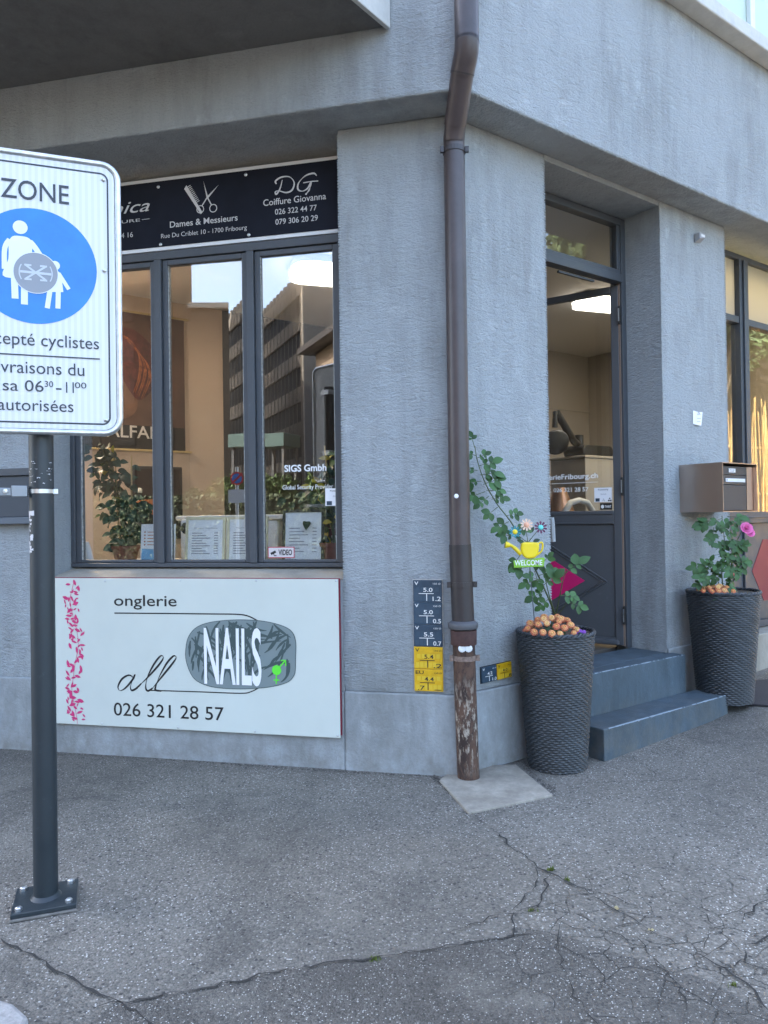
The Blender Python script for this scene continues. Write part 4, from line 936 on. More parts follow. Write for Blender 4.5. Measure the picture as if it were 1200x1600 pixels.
pipe_clamp(3.59, P_(.43, 4.262, 0), .061, M_PIPED); pipe_clamp(1.118, P_(.436, 4.265, 0), .065, M_PIPED); pipe_clamp(.70, P_(.446, 4.275, 0), .065, mat('old_clamp', (.20, .14, .11), .8, var=(60, .5)))
for dx in (-.013, .013): MB().lathe([(.022, 0), (.018, .003), (0, .004)], 12).xf(Matrix.Translation(P_(.445 + dx * 1.4, 4.2045, .762)) @ Matrix.Rotation(math.pi / 2, 4, 'X')).build('paint_dab', M_OFFW, RP)
MB().lathe([(.013, 0), (.012, .002), (0, .003)], 16).xf(Matrix.Translation(P_(.408, 4.2045, 1.618)) @ Matrix.Rotation(math.pi / 2, 4, 'X') ).build('white_dot', M_WHITE, RP)
sbp = [gp(686, 1222), gp(732, 1273), gp(864, 1245), gp(806, 1197), gp(712, 1200)]
sl_ = MB().prism([xy(q) for q in sbp], -.06, .012).build('concrete_slab', M_CONC, None, bevel=.006); tag(sl_, 'pale concrete slab in the pavement at the foot of the rain pipe', 'slab')

# ------------------------------------------------------------------ utility marker plates
def marker(M, x0, z0, wd, ht, mt, mt2, num, val, code, par, ink, tilt=0, size='150 Ø'):
    p = MB().box(x0, x0 + wd, -.016, -.004, z0, z0 + ht).build('plate', mt, par, bevel=.0025)
    y = -.0175
    e = empty('print', None, p)
    bx = MB()
    for i in range(6): bx.add([(x0 + wd * (.06 + .15 * i), y + .0008, z0 + ht * .06), (x0 + wd * (.06 + .15 * i) + wd * .12, y + .0008, z0 + ht * .06), (x0 + wd * (.06 + .15 * i) + wd * .12, y + .0008, z0 + ht * .3), (x0 + wd * (.06 + .15 * i), y + .0008, z0 + ht * .3)], [(0, 1, 2, 3)])
    for i in range(5): bx.add([(x0 + wd * (.10 + .17 * i), y + .0008, z0 + ht * .48), (x0 + wd * (.10 + .17 * i) + wd * .13, y + .0008, z0 + ht * .48), (x0 + wd * (.10 + .17 * i) + wd * .13, y + .0008, z0 + ht * .68), (x0 + wd * (.10 + .17 * i), y + .0008, z0 + ht * .68)], [(0, 1, 2, 3)])
    bx.build('slot_tile', mt2, p)
    T = lambda s_, a, b, zb, cap, bold=.01: text(s_, x0 + wd * a, x0 + wd * b, z0 + ht * zb, ht * cap, y, ink, p, bold=bold)
    T(code, .05, .05 + .14 * len(code), .78, .16); T(size, .70, .96, .80, .075, 0); T(num, .36, .68, .47, .19)
    if val[0]: T(val[0], .12, .36, .06, .2)
    T(val[1], .68, .96, .06, .2)
    MB().box(x0 + wd * .2, x0 + wd * .72, y, y + .0005, z0 + ht * .375, z0 + ht * .405).build('print_bar', ink, p); MB().box(x0 + wd * .46, x0 + wd * .49, y, y + .0005, z0 + ht * .06, z0 + ht * .374).build('print_bar', ink, p)
    bpy.data.objects.remove(e)
mk = thing('utility_marker_board', ML, 'tall strip of three blue and two yellow utility marker plates left of the pipe', 'plates')
MB().box(-.251, -.075, -.004, -.0005, .482, 1.138).build('backing_strip', M_STEEL, mk)
for i, (mt, mt2, num, v, code, ink) in enumerate([(M_YELP, M_YELP2, '4.4', ('.7', '.'), 'EU', M_BLACK), (M_YELP, M_YELP2, '5.4', ('', '.2'), 'V', M_BLACK), (M_BLUEP, M_BLUEP2, '5.5', ('', '0.7'), 'V', M_PLATEW), (M_BLUEP, M_BLUEP2, '5.0', ('', '0.5'), 'V', M_PLATEW), (M_BLUEP, M_BLUEP2, '5.0', ('', '1.2'), 'V', M_PLATEW)]):
    marker(ML, -.248, .486 + .130 * i, .17, .1285, mt, mt2, num, v, code, mk, ink)
mk2 = thing('utility_marker_pair', MR @ Matrix.Rotation(-.03, 4, 'Y'), 'small blue and yellow marker plates side by side right of the pipe', 'plates')
MB().box(.20, .455, -.004, -.0005, .50, .60).build('backing_strip', M_BLACK, mk2)
marker(MR, .202, .503, .122, .094, M_BLUEP, M_BLUEP2, '4.2', ('', '1.0'), 'V', mk2, M_PLATEW); marker(MR, .330, .503, .122, .094, M_YELP, M_YELP2, '4.0', ('', '.8'), 'V', mk2, M_BLACK)

# ------------------------------------------------------------------ mailbox, note, sensor
mbx = thing('mailbox', MR @ Matrix.Translation((2.29, -.345, 1.51)), 'brushed steel letterbox mounted on the pillar above the right planter', 'mailbox')
w_, h_, d_ = .485, .362, .345
MB().box(0, .006, 0, d_, 0, h_).build('side_panel', M_MAIL, mbx); MB().box(w_ - .006, w_, 0, d_, 0, h_).build('side_panel', M_MAIL, mbx)
MB().box(.0062, w_ - .0062, 0, d_, h_ - .006, h_).build('top_panel', M_MAIL, mbx); MB().box(.0062, w_ - .0062, 0, d_, 0, .006).build('bottom_panel', M_MAIL, mbx); MB().box(.0062, w_ - .0062, d_ - .006, d_, .0062, h_ - .0062).build('back_panel', M_MAIL, mbx)
MB().box(.008, w_ - .10, .03, .05, .012, .198).build('parcel_door', M_MAILD, mbx, bevel=.002); MB().box(.008, w_ - .10, .03, .05, .202, .272).build('letter_flap', M_MAILD, mbx, bevel=.002); MB().box(.008, w_ - .10, .03, .05, .276, .338).build('letter_flap', M_MAILD, mbx, bevel=.002)
MB().box(w_ - .098, w_ - .010, .028, .05, .012, .338).build('side_strip', M_MAIL, mbx)
np_ = MB().box(.09, .36, .026, .0295, .222, .248).build('name_plate', M_OFFW, mbx); MB().disc(.105, .235, .006, None, .0255, 10).build('lock', M_BLACK, np_)
n2 = MB().box(.135, .225, .026, .0295, .292, .322).build('name_plate', M_OFFW, mbx); text('Stop', .15, .21, .308, .008, .0255, M_BLACK, n2); text('pub', .155, .2, .296, .008, .0255, M_BLACK, n2)
nt_ = thing('paper_note', MR @ Matrix.Translation((2.535, -.004, 2.19)) @ Matrix.Rotation(.05, 4, 'Y'), 'small white crumpled paper note stuck on the pillar above the mailbox', 'note')
MB().add([(-.055, 0, .005), (.0, -.012, .0), (.055, -.004, .004), (-.06, -.003, .11), (.0, -.008, .105), (.05, -.016, .108)], [(0, 1, 4, 3), (1, 2, 5, 4)]).build('paper', M_PAPER, nt_); MB().ribbon([(-.01, .10), (.005, .09)], .012, -.018).build('pen_mark', M_PTXT, nt_)
MB().ribbon([(-.03, .08), (.02, .085)], .006, -.0185).ribbon([(-.03, .05), (.025, .055)], .006, -.0185).ribbon([(-.03, .025), (.02, .03)], .006, -.0185).build('pen_mark', mat('pencil', (.5, .5, .55), .7), nt_)
se = thing('wall_sensor', MR @ Matrix.Translation((2.585, 0, 3.665)), 'small grey box sensor high on the pillar by the door', 'sensor')
MB().add([(-.04, -.05, -.02), (.04, -.05, -.0), (.04, -.001, -.03), (-.04, -.001, -.04), (-.04, -.05, .03), (.04, -.05, .03), (.04, -.001, .03), (-.04, -.001, .03)], [(3, 2, 1, 0), (4, 5, 6, 7), (0, 1, 5, 4), (1, 2, 6, 5), (2, 3, 7, 6), (3, 0, 4, 7)]).build('housing', mat('sensor_grey', (.30, .31, .33), .5), se, bevel=.004); MB().box(-.02, .03, -.052, -.0505, .0, .02).build('lens', M_OFFW, se)
mt_ = [gp(1150, 1068), gp(1230, 1062), gp(1240, 1108), gp(1168, 1102)]
mo = MB().add([(q.x, q.y, gz(q.x, q.y) + .004) for q in mt_] + [(q.x, q.y, gz(q.x, q.y) + .016) for q in mt_], [(4, 5, 6, 7), (0, 4, 7, 3), (1, 2, 6, 5), (0, 1, 5, 4), (3, 7, 6, 2)]).build('door_mat', M_RUBBER, None); tag(mo, 'dark rubber mat on the pavement beside the right planter', 'mat')

# ------------------------------------------------------------------ planters
def wicker_mesh(r0, r1, h, rows=58, stakes=56):
    vs = []; fs = []; sub_a, sub_z = 4, 3; na = stakes * sub_a; nz = rows * sub_z
    for j in range(nz + 1):
        zf = j / nz; row = j // sub_z; ph = j % sub_z; r = r0 + (r1 - r0) * zf
        prof = (0, .85, .85)[ph]
        for i in range(na):
            a = 2 * math.pi * i / na; wv = math.cos(math.pi * i / sub_a + math.pi * row)
            rr = r + (.0062 * wv * prof + .004 * prof) - (.006 if ph == 0 else 0)
            vs.append((rr * math.cos(a), rr * math.sin(a), h * zf + .0022 * math.sin(a * 9 + row)))
    for j in range(nz):
        for i in range(na): fs.append((j * na + i, j * na + (i + 1) % na, (j + 1) * na + (i + 1) % na, (j + 1) * na + i))
    me = bpy.data.meshes.new('pot'); me.from_pydata(vs, [], fs); me.materials.append(M_WICKER)
    for p in me.polygons: p.use_smooth = True
    return me
WK = wicker_mesh(.176, .236, .80)
def planter(c, label, sc):
    t = thing('woven_planter', Matrix.Translation(c) @ Matrix.Diagonal((sc, sc, 1, 1)), label, 'planter', 'woven planters')
    place('pot', WK, t, Matrix.Rotation(sc * 40, 4, 'Z'))
    m = MB()
    for k in range(2):                                         # plaited rim
        pts = [((.234 + .006 * math.cos(a * 24 + k * math.pi)) * math.cos(a), (.234 + .006 * math.cos(a * 24 + k * math.pi)) * math.sin(a), .805 + .007 * math.sin(a * 24 + k * math.pi)) for a in [2 * math.pi * i / 144 for i in range(144)]]
        m.tube(pts, .0085, 6, closed=True)
    m.build('rim', M_WICKER, t, smooth=True)
    MB().lathe([(.222, .80), (.216, .70), (.2, .70)], 40).build('liner', M_BLACK, t, smooth=True); MB().lathe([(.217, .735), (.1, .76), (0, .765)], 30).build('soil', M_SOIL, t)
    return t
P1 = Vector((1.02, 4.51, 0)); pz = gz(2.49, 5.53); P2 = Vector((2.50, 5.545, .118))
planter(P1, 'dark woven planter with orange flowers left of the steps', .955); planter(P2, 'dark woven planter under the mailbox right of the steps', 1.05)
def chrys_mesh():
    vs = []; fs = []
    for ring, (n, r0, r1, z0, z1) in enumerate(((13, .006, .026, .0, .001), (11, .005, .021, .004, .009), (8, .004, .014, .008, .015))):
        for k in range(n):
            a = 2 * math.pi * (k + .5 * ring) / n + .1 * math.sin(k * 7); wv = .0052 - .001 * ring; c, s_ = math.cos(a), math.sin(a); b = len(vs)
            for u, v, z in ((r0, -wv * .5, z0), (r0, wv * .5, z0), ((r0 + r1) / 2, wv, z1 + .003), (r1, wv * .6, z1), (r1, -wv * .6, z1), ((r0 + r1) / 2, -wv, z1 + .003)): vs.append((c * u - s_ * v, s_ * u + c * v, z))
            fs.append((b, b + 1, b + 2, b + 5)); fs.append((b + 5, b + 2, b + 3, b + 4))
    me = bpy.data.meshes.new('flower_head'); me.from_pydata(vs, [], fs); me.materials.append(M_CHRYS); me.materials.append(M_CHRO)
    for p in me.polygons: p.material_index = 1 if p.index < 26 else 0
    return me
M_CHRO = petalmat('chrysanthemum_outer', (.40, .07, .03), (.56, .17, .05))
CHM = chrys_mesh()
hb = MB().lathe([(.005, .008), (.005, .012), (.003, .0145), (0, .015)], 10); hme = bpy.data.meshes.new('flower_heart'); hme.from_pydata(hb.v, [], hb.f); hme.materials.append(M_CHRC)
LF_CH = leaf_mesh('leaf', .035, .022, M_CHRL, .3, .3)
def chrysanths(c, label, spots, lean=(0, -1, .55)):
    t = thing('chrysanthemum', c, label, 'flowers', 'chrysanthemum clumps')
    m = MB()
    for (x, y, z) in spots: m.tube([(x * .3, y * .3, -.06), (x * .8, y * .8, z - .03), (x, y, z)], .0022, 5)
    m.build('stems', M_STEM, t)
    for (x, y, z) in spots:
        o = place('flower_head', CHM, t, orient((x, y, z), Vector((1, 0, rnd(-.2, .2))), Vector((x * 2.5 + rnd(-.2, .2), -1 + rnd(-.1, .3), .75 + rnd(-.2, .3))), rnd(.72, 1.0)))
        place('flower_heart', hme, o)
    for i in range(60):
        x, y, z = random.choice(spots); place('leaf', LF_CH, t, orient((x * rnd(.5, 1.05), y * rnd(.5, 1.0), z - rnd(.02, .06)), (rnd(-1, 1), rnd(-1, .3), rnd(-.4, .6)), (0, -.6, 1), rnd(.7, 1.3)))
    return t
def dome(n, rx, ry, rz, z0):
    out = []; tries = 0
    while len(out) < n and tries < 4000:
        tries += 1; a = rnd(0, 6.28); r = math.sqrt(rnd(0, 1)); x, y = rx * r * math.cos(a), ry * r * math.sin(a); z = z0 + rz * math.sqrt(max(0, 1 - r * r))
        if all((x - p[0]) ** 2 + (y - p[1]) ** 2 + (z - p[2]) ** 2 > .042 ** 2 for p in out): out.append((x, y, z))
    return out
chrysanths(P1 + Vector((-.045, -.10, .79)), 'clump of orange chrysanthemums in the left woven planter', dome(34, .15, .115, .095, .02))
chrysanths(P2 + Vector((-.10, -.11, .79)), 'smaller clump of orange chrysanthemums in the right woven planter', dome(30, .12, .09, .045, .02))
vp_ = thing('viola', P1 + Vector((.115, -.11, .78)), 'tiny violet flowers at the right edge of the left planter', 'flowers')
for i in range(9): 
    q = Vector((rnd(-.035, .035), rnd(-.03, .03), rnd(.02, .05))); MB().add([(.011 * math.cos(k * 1.257), .011 * math.sin(k * 1.257), .003 * (k % 2)) for k in range(5)], [(0, 1, 2, 3, 4)]).build('flower_head', M_VIOLET, vp_, orient(q, (1, 0, 0), (rnd(-.5, .5), -1, .7), rnd(.8, 1.2)))
for i in range(14): place('leaf', LF_CH, vp_, orient((rnd(-.04, .04), rnd(-.03, .03), rnd(-.01, .03)), (rnd(-1, 1), rnd(-1, 1), .3), (0, -.5, 1), .7))
# roses
LF_RS = [leaf_mesh('leaf', .062, .044, M_ROSEL, .18, .12), leaf_mesh('leaf', .055, .040, M_ROSEL, .3, .25), leaf_mesh('leaf', .068, .045, M_ROSEL, .1, .3)]
def spray(t, o, p, d, size=1, n=5):
    """a rose leaf: a stalk with paired leaflets and one at the end"""
    d = Vector(d).normalized(); L = .085 * size; face = Vector((rnd(-.35, .35), -1, rnd(.1, .8))); side = d.cross(face).normalized()
    MB().tube([p - o, p + d * L * .6 - o, p + d * L - o], [.0022, .0018, .0014], 5).build('leaf_stalk', M_STEM, t)
    place('leaf', random.choice(LF_RS), t, orient(p + d * L - o, d + Vector((0, 0, rnd(-.25, .1))), face, size * rnd(.9, 1.15)))
    for k in range((n - 1) // 2):
        q = p + d * L * (.85 - .42 * k)
        for sg in (1, -1):
            place('leaf', random.choice(LF_RS), t, orient(q - o, d * .45 + side * sg + Vector((0, 0, rnd(-.25, .15))), face + Vector((rnd(-.3, .3), 0, rnd(-.3, .3))), size * rnd(.6, 1.15) * (1 - .12 * k)))
def rose(label, o, stems, sprays, name='rose_bush'):
    t = thing(name, o, label, 'rose')
    for st, r in stems:
        q = smooth_path([at(*k) - o for k in st], 6); MB().tube(q, [r * (1 - .6 * i / len(q)) for i in range(len(q))], 7).build('stem', M_STEM, t, smooth=True)
    for px, py, Y, dx, dz, sz in sprays: spray(t, o, at(px, py, Y), (dx, rnd(-.35, .1), dz), sz, random.choice((3, 5, 5)))
    return t
oR = P1 + Vector((0, .02, .76))
rose('tall rose shoot leaning left toward the pipe from the left planter', oR,
     [([(868, 962, 4.5), (855, 930, 4.46), (838, 893, 4.42), (815, 850, 4.38), (800, 818, 4.35), (775, 785, 4.34), (757, 752, 4.34), (746, 720, 4.34), (742, 697, 4.34)], .0055),
      ([(868, 962, 4.5), (858, 930, 4.45), (852, 905, 4.42), (846, 880, 4.4)], .004), ([(868, 962, 4.5), (875, 930, 4.42), (880, 905, 4.38), (886, 890, 4.36)], .004), ([(870, 962, 4.5), (880, 950, 4.42), (888, 935, 4.36)], .003)],
     [(742, 700, 4.33, -.3, 1, .75), (744, 712, 4.33, -1, .3, .7), (745, 716, 4.33, 1, .4, .6), (748, 728, 4.33, 1, .25, .95), (746, 735, 4.33, -1, .1, .7), (750, 742, 4.33, 1, .1, .95), (752, 752, 4.33, -1, -.1, .9), (755, 757, 4.33, 1, .35, 1.0),
      (760, 766, 4.33, 1, -.05, .85), (758, 768, 4.33, -1, -.35, .95), (764, 775, 4.33, -.9, -.7, .9), (768, 780, 4.33, 1, .1, .7), (778, 792, 4.33, -.8, -.6, .8), (790, 806, 4.34, 1, .2, .75), (795, 815, 4.34, -1, -.45, .95), (802, 825, 4.34, .9, -.1, .75),
      (806, 838, 4.35, -1, .1, .9), (812, 848, 4.36, .7, -.6, .7), (835, 892, 4.36, .3, -.9, .85), (846, 908, 4.35, -.7, .3, .9),
      (818, 860, 4.36, -.6, -.8, 1.0), (824, 872, 4.36, .8, -.5, .85), (830, 885, 4.38, -1, -.15, 1.05), (840, 900, 4.38, 1, .35, 1.0), (842, 905, 4.36, -1, -.3, .95), (848, 915, 4.36, .6, .5, 1.0), (852, 922, 4.38, -1, -.55, .95), (858, 935, 4.38, -.8, -.7, .8),
      (884, 895, 4.35, .6, .5, 1.05), (876, 930, 4.35, 1, -.15, .85), (886, 940, 4.34, .9, -.3, .9), (846, 882, 4.38, .5, .6, .7)])
oR2 = P2 + Vector((.02, .02, .76))
rose('bushy rose with one pink bloom under the mailbox', oR2,
     [([(1130, 925, 5.52), (1128, 890, 5.5), (1132, 850, 5.48), (1128, 806, 5.48)], .005), ([(1132, 925, 5.52), (1142, 885, 5.48), (1150, 850, 5.44), (1160, 828, 5.42)], .005), ([(1128, 925, 5.52), (1118, 900, 5.46), (1106, 882, 5.42)], .004), ([(1135, 925, 5.5), (1148, 905, 5.45), (1158, 895, 5.42)], .004)],
     [(1126 + rnd(-14, 16), 808 + 3.4 * i + rnd(-4, 4), 5.46 + rnd(-.08, .05), rnd(-1, 1), rnd(-.5, .4), rnd(.65, .95)) for i in range(32)] + [(1108 + rnd(-8, 8), 885 + rnd(-10, 30), 5.42, rnd(-1, .2), rnd(-.4, .5), .85) for i in range(9)] + [(1145 + rnd(-6, 8), 850 + rnd(-18, 50), 5.42, rnd(-.2, 1), rnd(-.4, .5), .85) for i in range(13)] + [(1105 + rnd(-6, 12), 812 + rnd(-2, 14), 5.5, -1, rnd(-.5, .1), .9) for i in range(5)])
rt = bpy.data.objects['rose_bush.001']
def bloom(t, c, r, mt):
    for ring in range(4):
        n = (7, 6, 5, 3)[ring]; rr = r * (1, .78, .55, .3)[ring]; tilt = (.35, .7, 1.0, 1.25)[ring]
        for k in range(n):
            a = 2 * math.pi * k / n + ring * .5; m = MB(); vs = []
            for i in range(4):
                for j in range(4):
                    u = (i / 3 - .5) * 1.15; v = j / 3; w2 = math.sin(math.pi * (.25 + .55 * v)); x = u * rr * w2; yv = v * rr * math.cos(tilt) + .12 * rr; z = v * rr * math.sin(tilt) + .3 * rr * u * u - (.12 * rr * v * v if ring < 2 else 0)
                    vs.append((x * math.cos(a) - yv * math.sin(a), x * math.sin(a) + yv * math.cos(a), z))
            m.add(vs, [(i * 4 + j, i * 4 + j + 1, i * 4 + j + 5, i * 4 + j + 4) for i in range(3) for j in range(3)])
            m.build('petal', mt, t, orient(c, (1, 0, 0), (.3, -1, .5)), smooth=True)
bloom(rt, at(1166, 826, 5.40) - oR2, .042, M_ROSEP); bloom(rt, at(1172, 833, 5.39) - oR2, .03, M_ROSEP)
MB().lathe([(0, 0), (.010, .008), (.006, .025), (0, .03)], 10).build('rose_bud', mat('bud_red', (.45, .06, .05), .6), rt, at(1146, 901, 5.4) - oR2, smooth=True)

# ------------------------------------------------------------------ welcome stake with the watering can
YS = 4.33
oS = at(835, 965, YS); WS = thing('garden_stake', oS, 'metal garden stake with yellow watering can and green WELCOME tag', 'garden ornament')
def s_(px, py, dy=0): v = at(px, py, YS) - oS; return Vector((v.x, v.y + dy, v.z))
MB().tube([s_(835, 970), s_(829, 900), s_(826, 860), s_(824, 845)], .0028, 6).build('rod', M_FRAME, WS)
can = [s_(*q) for q in ((806, 856), (812, 868), (822, 873), (834, 873), (842, 866), (846, 856), (847, 850), (845, 846), (814, 846), (808, 850))]
MB().slab([(v.x, v.z) for v in [s_(*q) for q in ((814, 847), (841, 847), (842, 855), (840, 866), (835, 872), (822, 873), (816, 868), (813, 858))]], -.022, .012).build('can_body', M_YEL, WS, bevel=.010)
MB().tube(smooth_path([s_(814, 866), s_(806, 858), s_(798, 852), s_(793, 853)], 4), [.012] * 6 + [.009] * 6 + [.007], 8).build('spout', M_YEL, WS, smooth=True)
MB().lathe([(.012, 0), (.022, .028), (.018, .03)], 14).build('spout_rose', M_YEL, WS, orient(s_(797, 852), (0, 1, 0), (-1, -.3, .15)), smooth=True)
MB().tube(smooth_path([s_(840, 850), s_(846, 847.5), s_(848, 852), s_(846, 861), s_(839, 867)], 5), .0055, 8).build('can_handle', M_YEL, WS, smooth=True)
a, b = s_(803, 886), s_(850, 873); sg = MB().slab([(v.x, v.z) for v in [s_(*q) for q in ((802, 876), (849, 871), (851, 873), (849, 885), (803, 887))]], -.006, -.002).build('welcome_tag', M_WELC, WS, bevel=.001)
v0, v1 = s_(804, 884), s_(847, 882); text('WELCOME', v0.x, v1.x, v0.z + .002, .032, -.0075, M_WHITE, WS, bold=.012)
def tinflower(px, py, pm, cm, r):
    c = s_(px, py, -.015); f = empty('tin_flower', orient(c, (1, 0, 0), (0, -1, .25)), WS)
    for k in range(10):
        a = 2 * math.pi * k / 10; MB().add([(r * (.35 * math.cos(a) - .10 * math.sin(a)), r * (.35 * math.sin(a) + .10 * math.cos(a)), 0), (r * (.35 * math.cos(a) + .10 * math.sin(a)), r * (.35 * math.sin(a) - .10 * math.cos(a)), 0), (r * (.85 * math.cos(a) + .17 * math.sin(a)), r * (.85 * math.sin(a) - .17 * math.cos(a)), .004), (r * math.cos(a), r * math.sin(a), .002), (r * (.85 * math.cos(a) - .17 * math.sin(a)), r * (.85 * math.sin(a) + .17 * math.cos(a)), .004)], [(0, 1, 2, 3, 4)]).build('petal', pm, f)
    MB().lathe([(r * .42, 0), (r * .36, .008), (0, .012)], 14).build('flower_heart', cm, f, smooth=True)
    MB().tube(smooth_path([c + Vector((0, .006, 0)), s_((px + 824) / 2, (py + 845) / 2 + 2), s_(825, 848)], 4), .0022, 5).build('flower_stem', M_STEM, WS)
tinflower(804, 831, M_TEAL, M_YEL, .036); tinflower(822, 820, mat('cream_enamel', (.70, .50, .36), .4), M_PEACH, .038); tinflower(844, 824, M_PLUM, M_AQUA, .038)
for px, py, dx in ((814, 841, -1), (827, 833, .2), (832, 846, 1), (818, 848, -.6)): place('tin_leaf', leaf_mesh('tin_leaf', .045, .022, M_CHRL), WS, orient(s_(px, py, -.016), (dx, 0, .3), (0, -1, .3)))

# ------------------------------------------------------------------ the street sign
SA = math.radians(20); SP = Vector((-1.355, 2.965, 0)); SM = frame(SP, (math.cos(SA), math.sin(SA), 0))
SG = thing('street_sign', SM, 'pedestrian zone sign on a dark green-grey post beside the window', 'road sign')
MB().lathe([(.0455, .02), (.0455, 2.7), (0, 2.7)], 28).build('post', M_POLE, SG, smooth=True)
bpl = MB().box(-.115, .115, -.11, .11, .012, .030).build('base_plate', M_POLE, SG, bevel=.003)
for x in (-.088, .088):
    for y in (-.083, .083): MB().lathe([(.014, .030), (.014, .040), (.008, .044), (0, .045)], 6).xf(Matrix.Translation((x, y, 0))).build('bolt', M_STEEL, bpl)
MB().lathe([(.058, .030), (.05, .038), (.0456, .043)], 24).build('weld', M_POLE, bpl, smooth=True)
mm = MB(); 
for i in range(26):
    a = rnd(0, 1); x, y = (rnd(-.13, .13), rnd(-.14, -.105)); r = rnd(.01, .03); mm.add([(x + r * math.cos(k * 1.05) * rnd(.7, 1.2), y + r * .5 * math.sin(k * 1.05) * rnd(.7, 1.2), .003 + i * .0002 + (.006 if k % 2 else 0)) for k in range(6)], [(0, 1, 2, 3, 4, 5)])
MB().prism([(-.118, -.117), (.118, -.116), (.116, .113), (-.117, .114)], .001, .0115).build('mortar_bed', mat('mortar', (.15, .14, .125), .9, bump=(50, .006, 4), var=(30, .3)), SG, bevel=.004)
ys = -.085
MB().slab(rrect(-.303, .283, 1.865, 2.912, .05), ys, ys + .003).build('sign_plate', M_SIGNW, SG)
fr_ = [(q[0], ys + .004, q[1]) for q in rrect(-.316, .296, 1.853, 2.924, .062, 8)]
MB().tube(fr_, .0125, 10, closed=True).build('tube_frame', M_STEEL, SG, smooth=True)
bd = rrect(-.278, .258, 1.888, 2.885, .028); MB().ribbon(bd + bd[:1], .0065, ys - .001).build('black_border', M_TXTGREY, SG)
MB().disc(-.008, 2.492, .223, None, ys - .001, 64).build('blue_disc', M_BLUE, SG)
yi = ys - .0022
text('ZONE', -.124, .116, 2.746, .077, yi, M_TXTGREY, SG, bold=.004)
text('excepté cyclistes', -.213, .22, 2.184, .05, yi, M_TXTGREY, SG); MB().ribbon([(-.262, 2.146), (.223, 2.146)], .005, yi).build('rule', M_TXTGREY, SG)
text('Livraisons du', -.172, .165, 2.076, .05, yi, M_TXTGREY, SG); text('sa 06', -.124, .018, 2.007, .045, yi, M_TXTGREY, SG); text('lu -', -.235, -.155, 2.007, .045, yi, M_TXTGREY, SG); text('30', .022, .052, 2.027, .024, yi, M_TXTGREY, SG)
text('-', .062, .082, 2.007, .045, yi, M_TXTGREY, SG); text('11', .098, .126, 2.007, .045, yi, M_TXTGREY, SG); text('00', .13, .172, 2.027, .024, yi, M_TXTGREY, SG); text('autorisées', -.142, .124, 1.932, .048, yi, M_TXTGREY, SG)
# adult and child, a flat white pictogram
fg = MB().disc(-.058, 2.636, .026, None, yi, 22)
fg.add([(q[0], yi - .0001, q[1]) for q in sp2([(-.10, 2.575), (-.085, 2.598), (-.058, 2.602), (-.03, 2.598), (-.015, 2.575), (-.02, 2.52), (-.005, 2.455), (-.058, 2.440), (-.12, 2.445), (-.10, 2.51), (-.10, 2.575)], 4)[:-1]], [tuple(range(40))])
fg.ribbon(sp2([(-.025, 2.585), (-.008, 2.565), (.02, 2.52), (.05, 2.47)], 4), .020, yi - .0002).ribbon(sp2([(-.095, 2.585), (-.112, 2.55), (-.114, 2.47)], 4), .018, yi - .0002)
fg.ribbon([(-.080, 2.45), (-.078, 2.36)], .024, yi - .0003).ribbon([(-.045, 2.45), (-.046, 2.34)], .024, yi - .0003).build('adult_pictogram', M_FIGW, SG)
cg = MB().disc(.063, 2.501, .018, None, yi, 18)
cg.add([(q[0], yi - .0001, q[1]) for q in [(.042, 2.478), (.078, 2.478), (.088, 2.44), (.092, 2.40), (.03, 2.395), (.036, 2.44)]], [(0, 5, 4, 3, 2, 1)]).ribbon([(.076, 2.472), (.112, 2.412)], .014, yi - .0002).ribbon([(.044, 2.472), (.02, 2.44)], .012, yi - .0002).ribbon([(.044, 2.40), (.034, 2.332)], .018, yi - .0003).ribbon([(.074, 2.40), (.072, 2.334)], .018, yi - .0003).build('child_pictogram', M_FIGW, SG)
stk = MB().disc(-.005, 2.465, .080, None, yi - .0012, 40).build('sticker', M_STICKER, SG); MB().ribbon(arc(-.005, 2.465, .079, 0, 360, 40), .0025, yi - .0016).build('sticker_ring', M_FIGW, stk)
sx = MB().ribbon([(-.04, 2.492), (.03, 2.440)], .007, yi - .002).ribbon([(.03, 2.492), (-.04, 2.440)], .007, yi - .0021).ribbon([(-.045, 2.493), (-.02, 2.493)], .007, yi - .0022).ribbon([(.01, 2.493), (.035, 2.493)], .007, yi - .0022).ribbon([(-.045, 2.438), (-.02, 2.438)], .007, yi - .0022).ribbon([(.01, 2.438), (.035, 2.438)], .007, yi - .0022)
sx.ribbon(arc(-.005, 2.465, .058, 150, 210, 8), .004, yi - .0023).ribbon(arc(-.005, 2.465, .058, -30, 30, 8), .004, yi - .0023).ribbon([(-.06, 2.466), (.05, 2.464)], .009, yi - .0025).build('sticker_emblem', mat('emblem_pale', (.52, .56, .60), .5), stk); text('X BOXCREW', -.052, .043, 2.460, .010, yi - .0024, M_FIGW, stk) if False else None
for x, z in ((.243, 2.862), (.243, 2.50), (.243, 1.905)): screw(x, z, yi, .008, SG, name='rivet')
for z in (2.10, 2.65): MB().box(-.05, .05, ys + .004, .05, z - .02, z + .02).build('back_clamp', M_STEEL, SG)
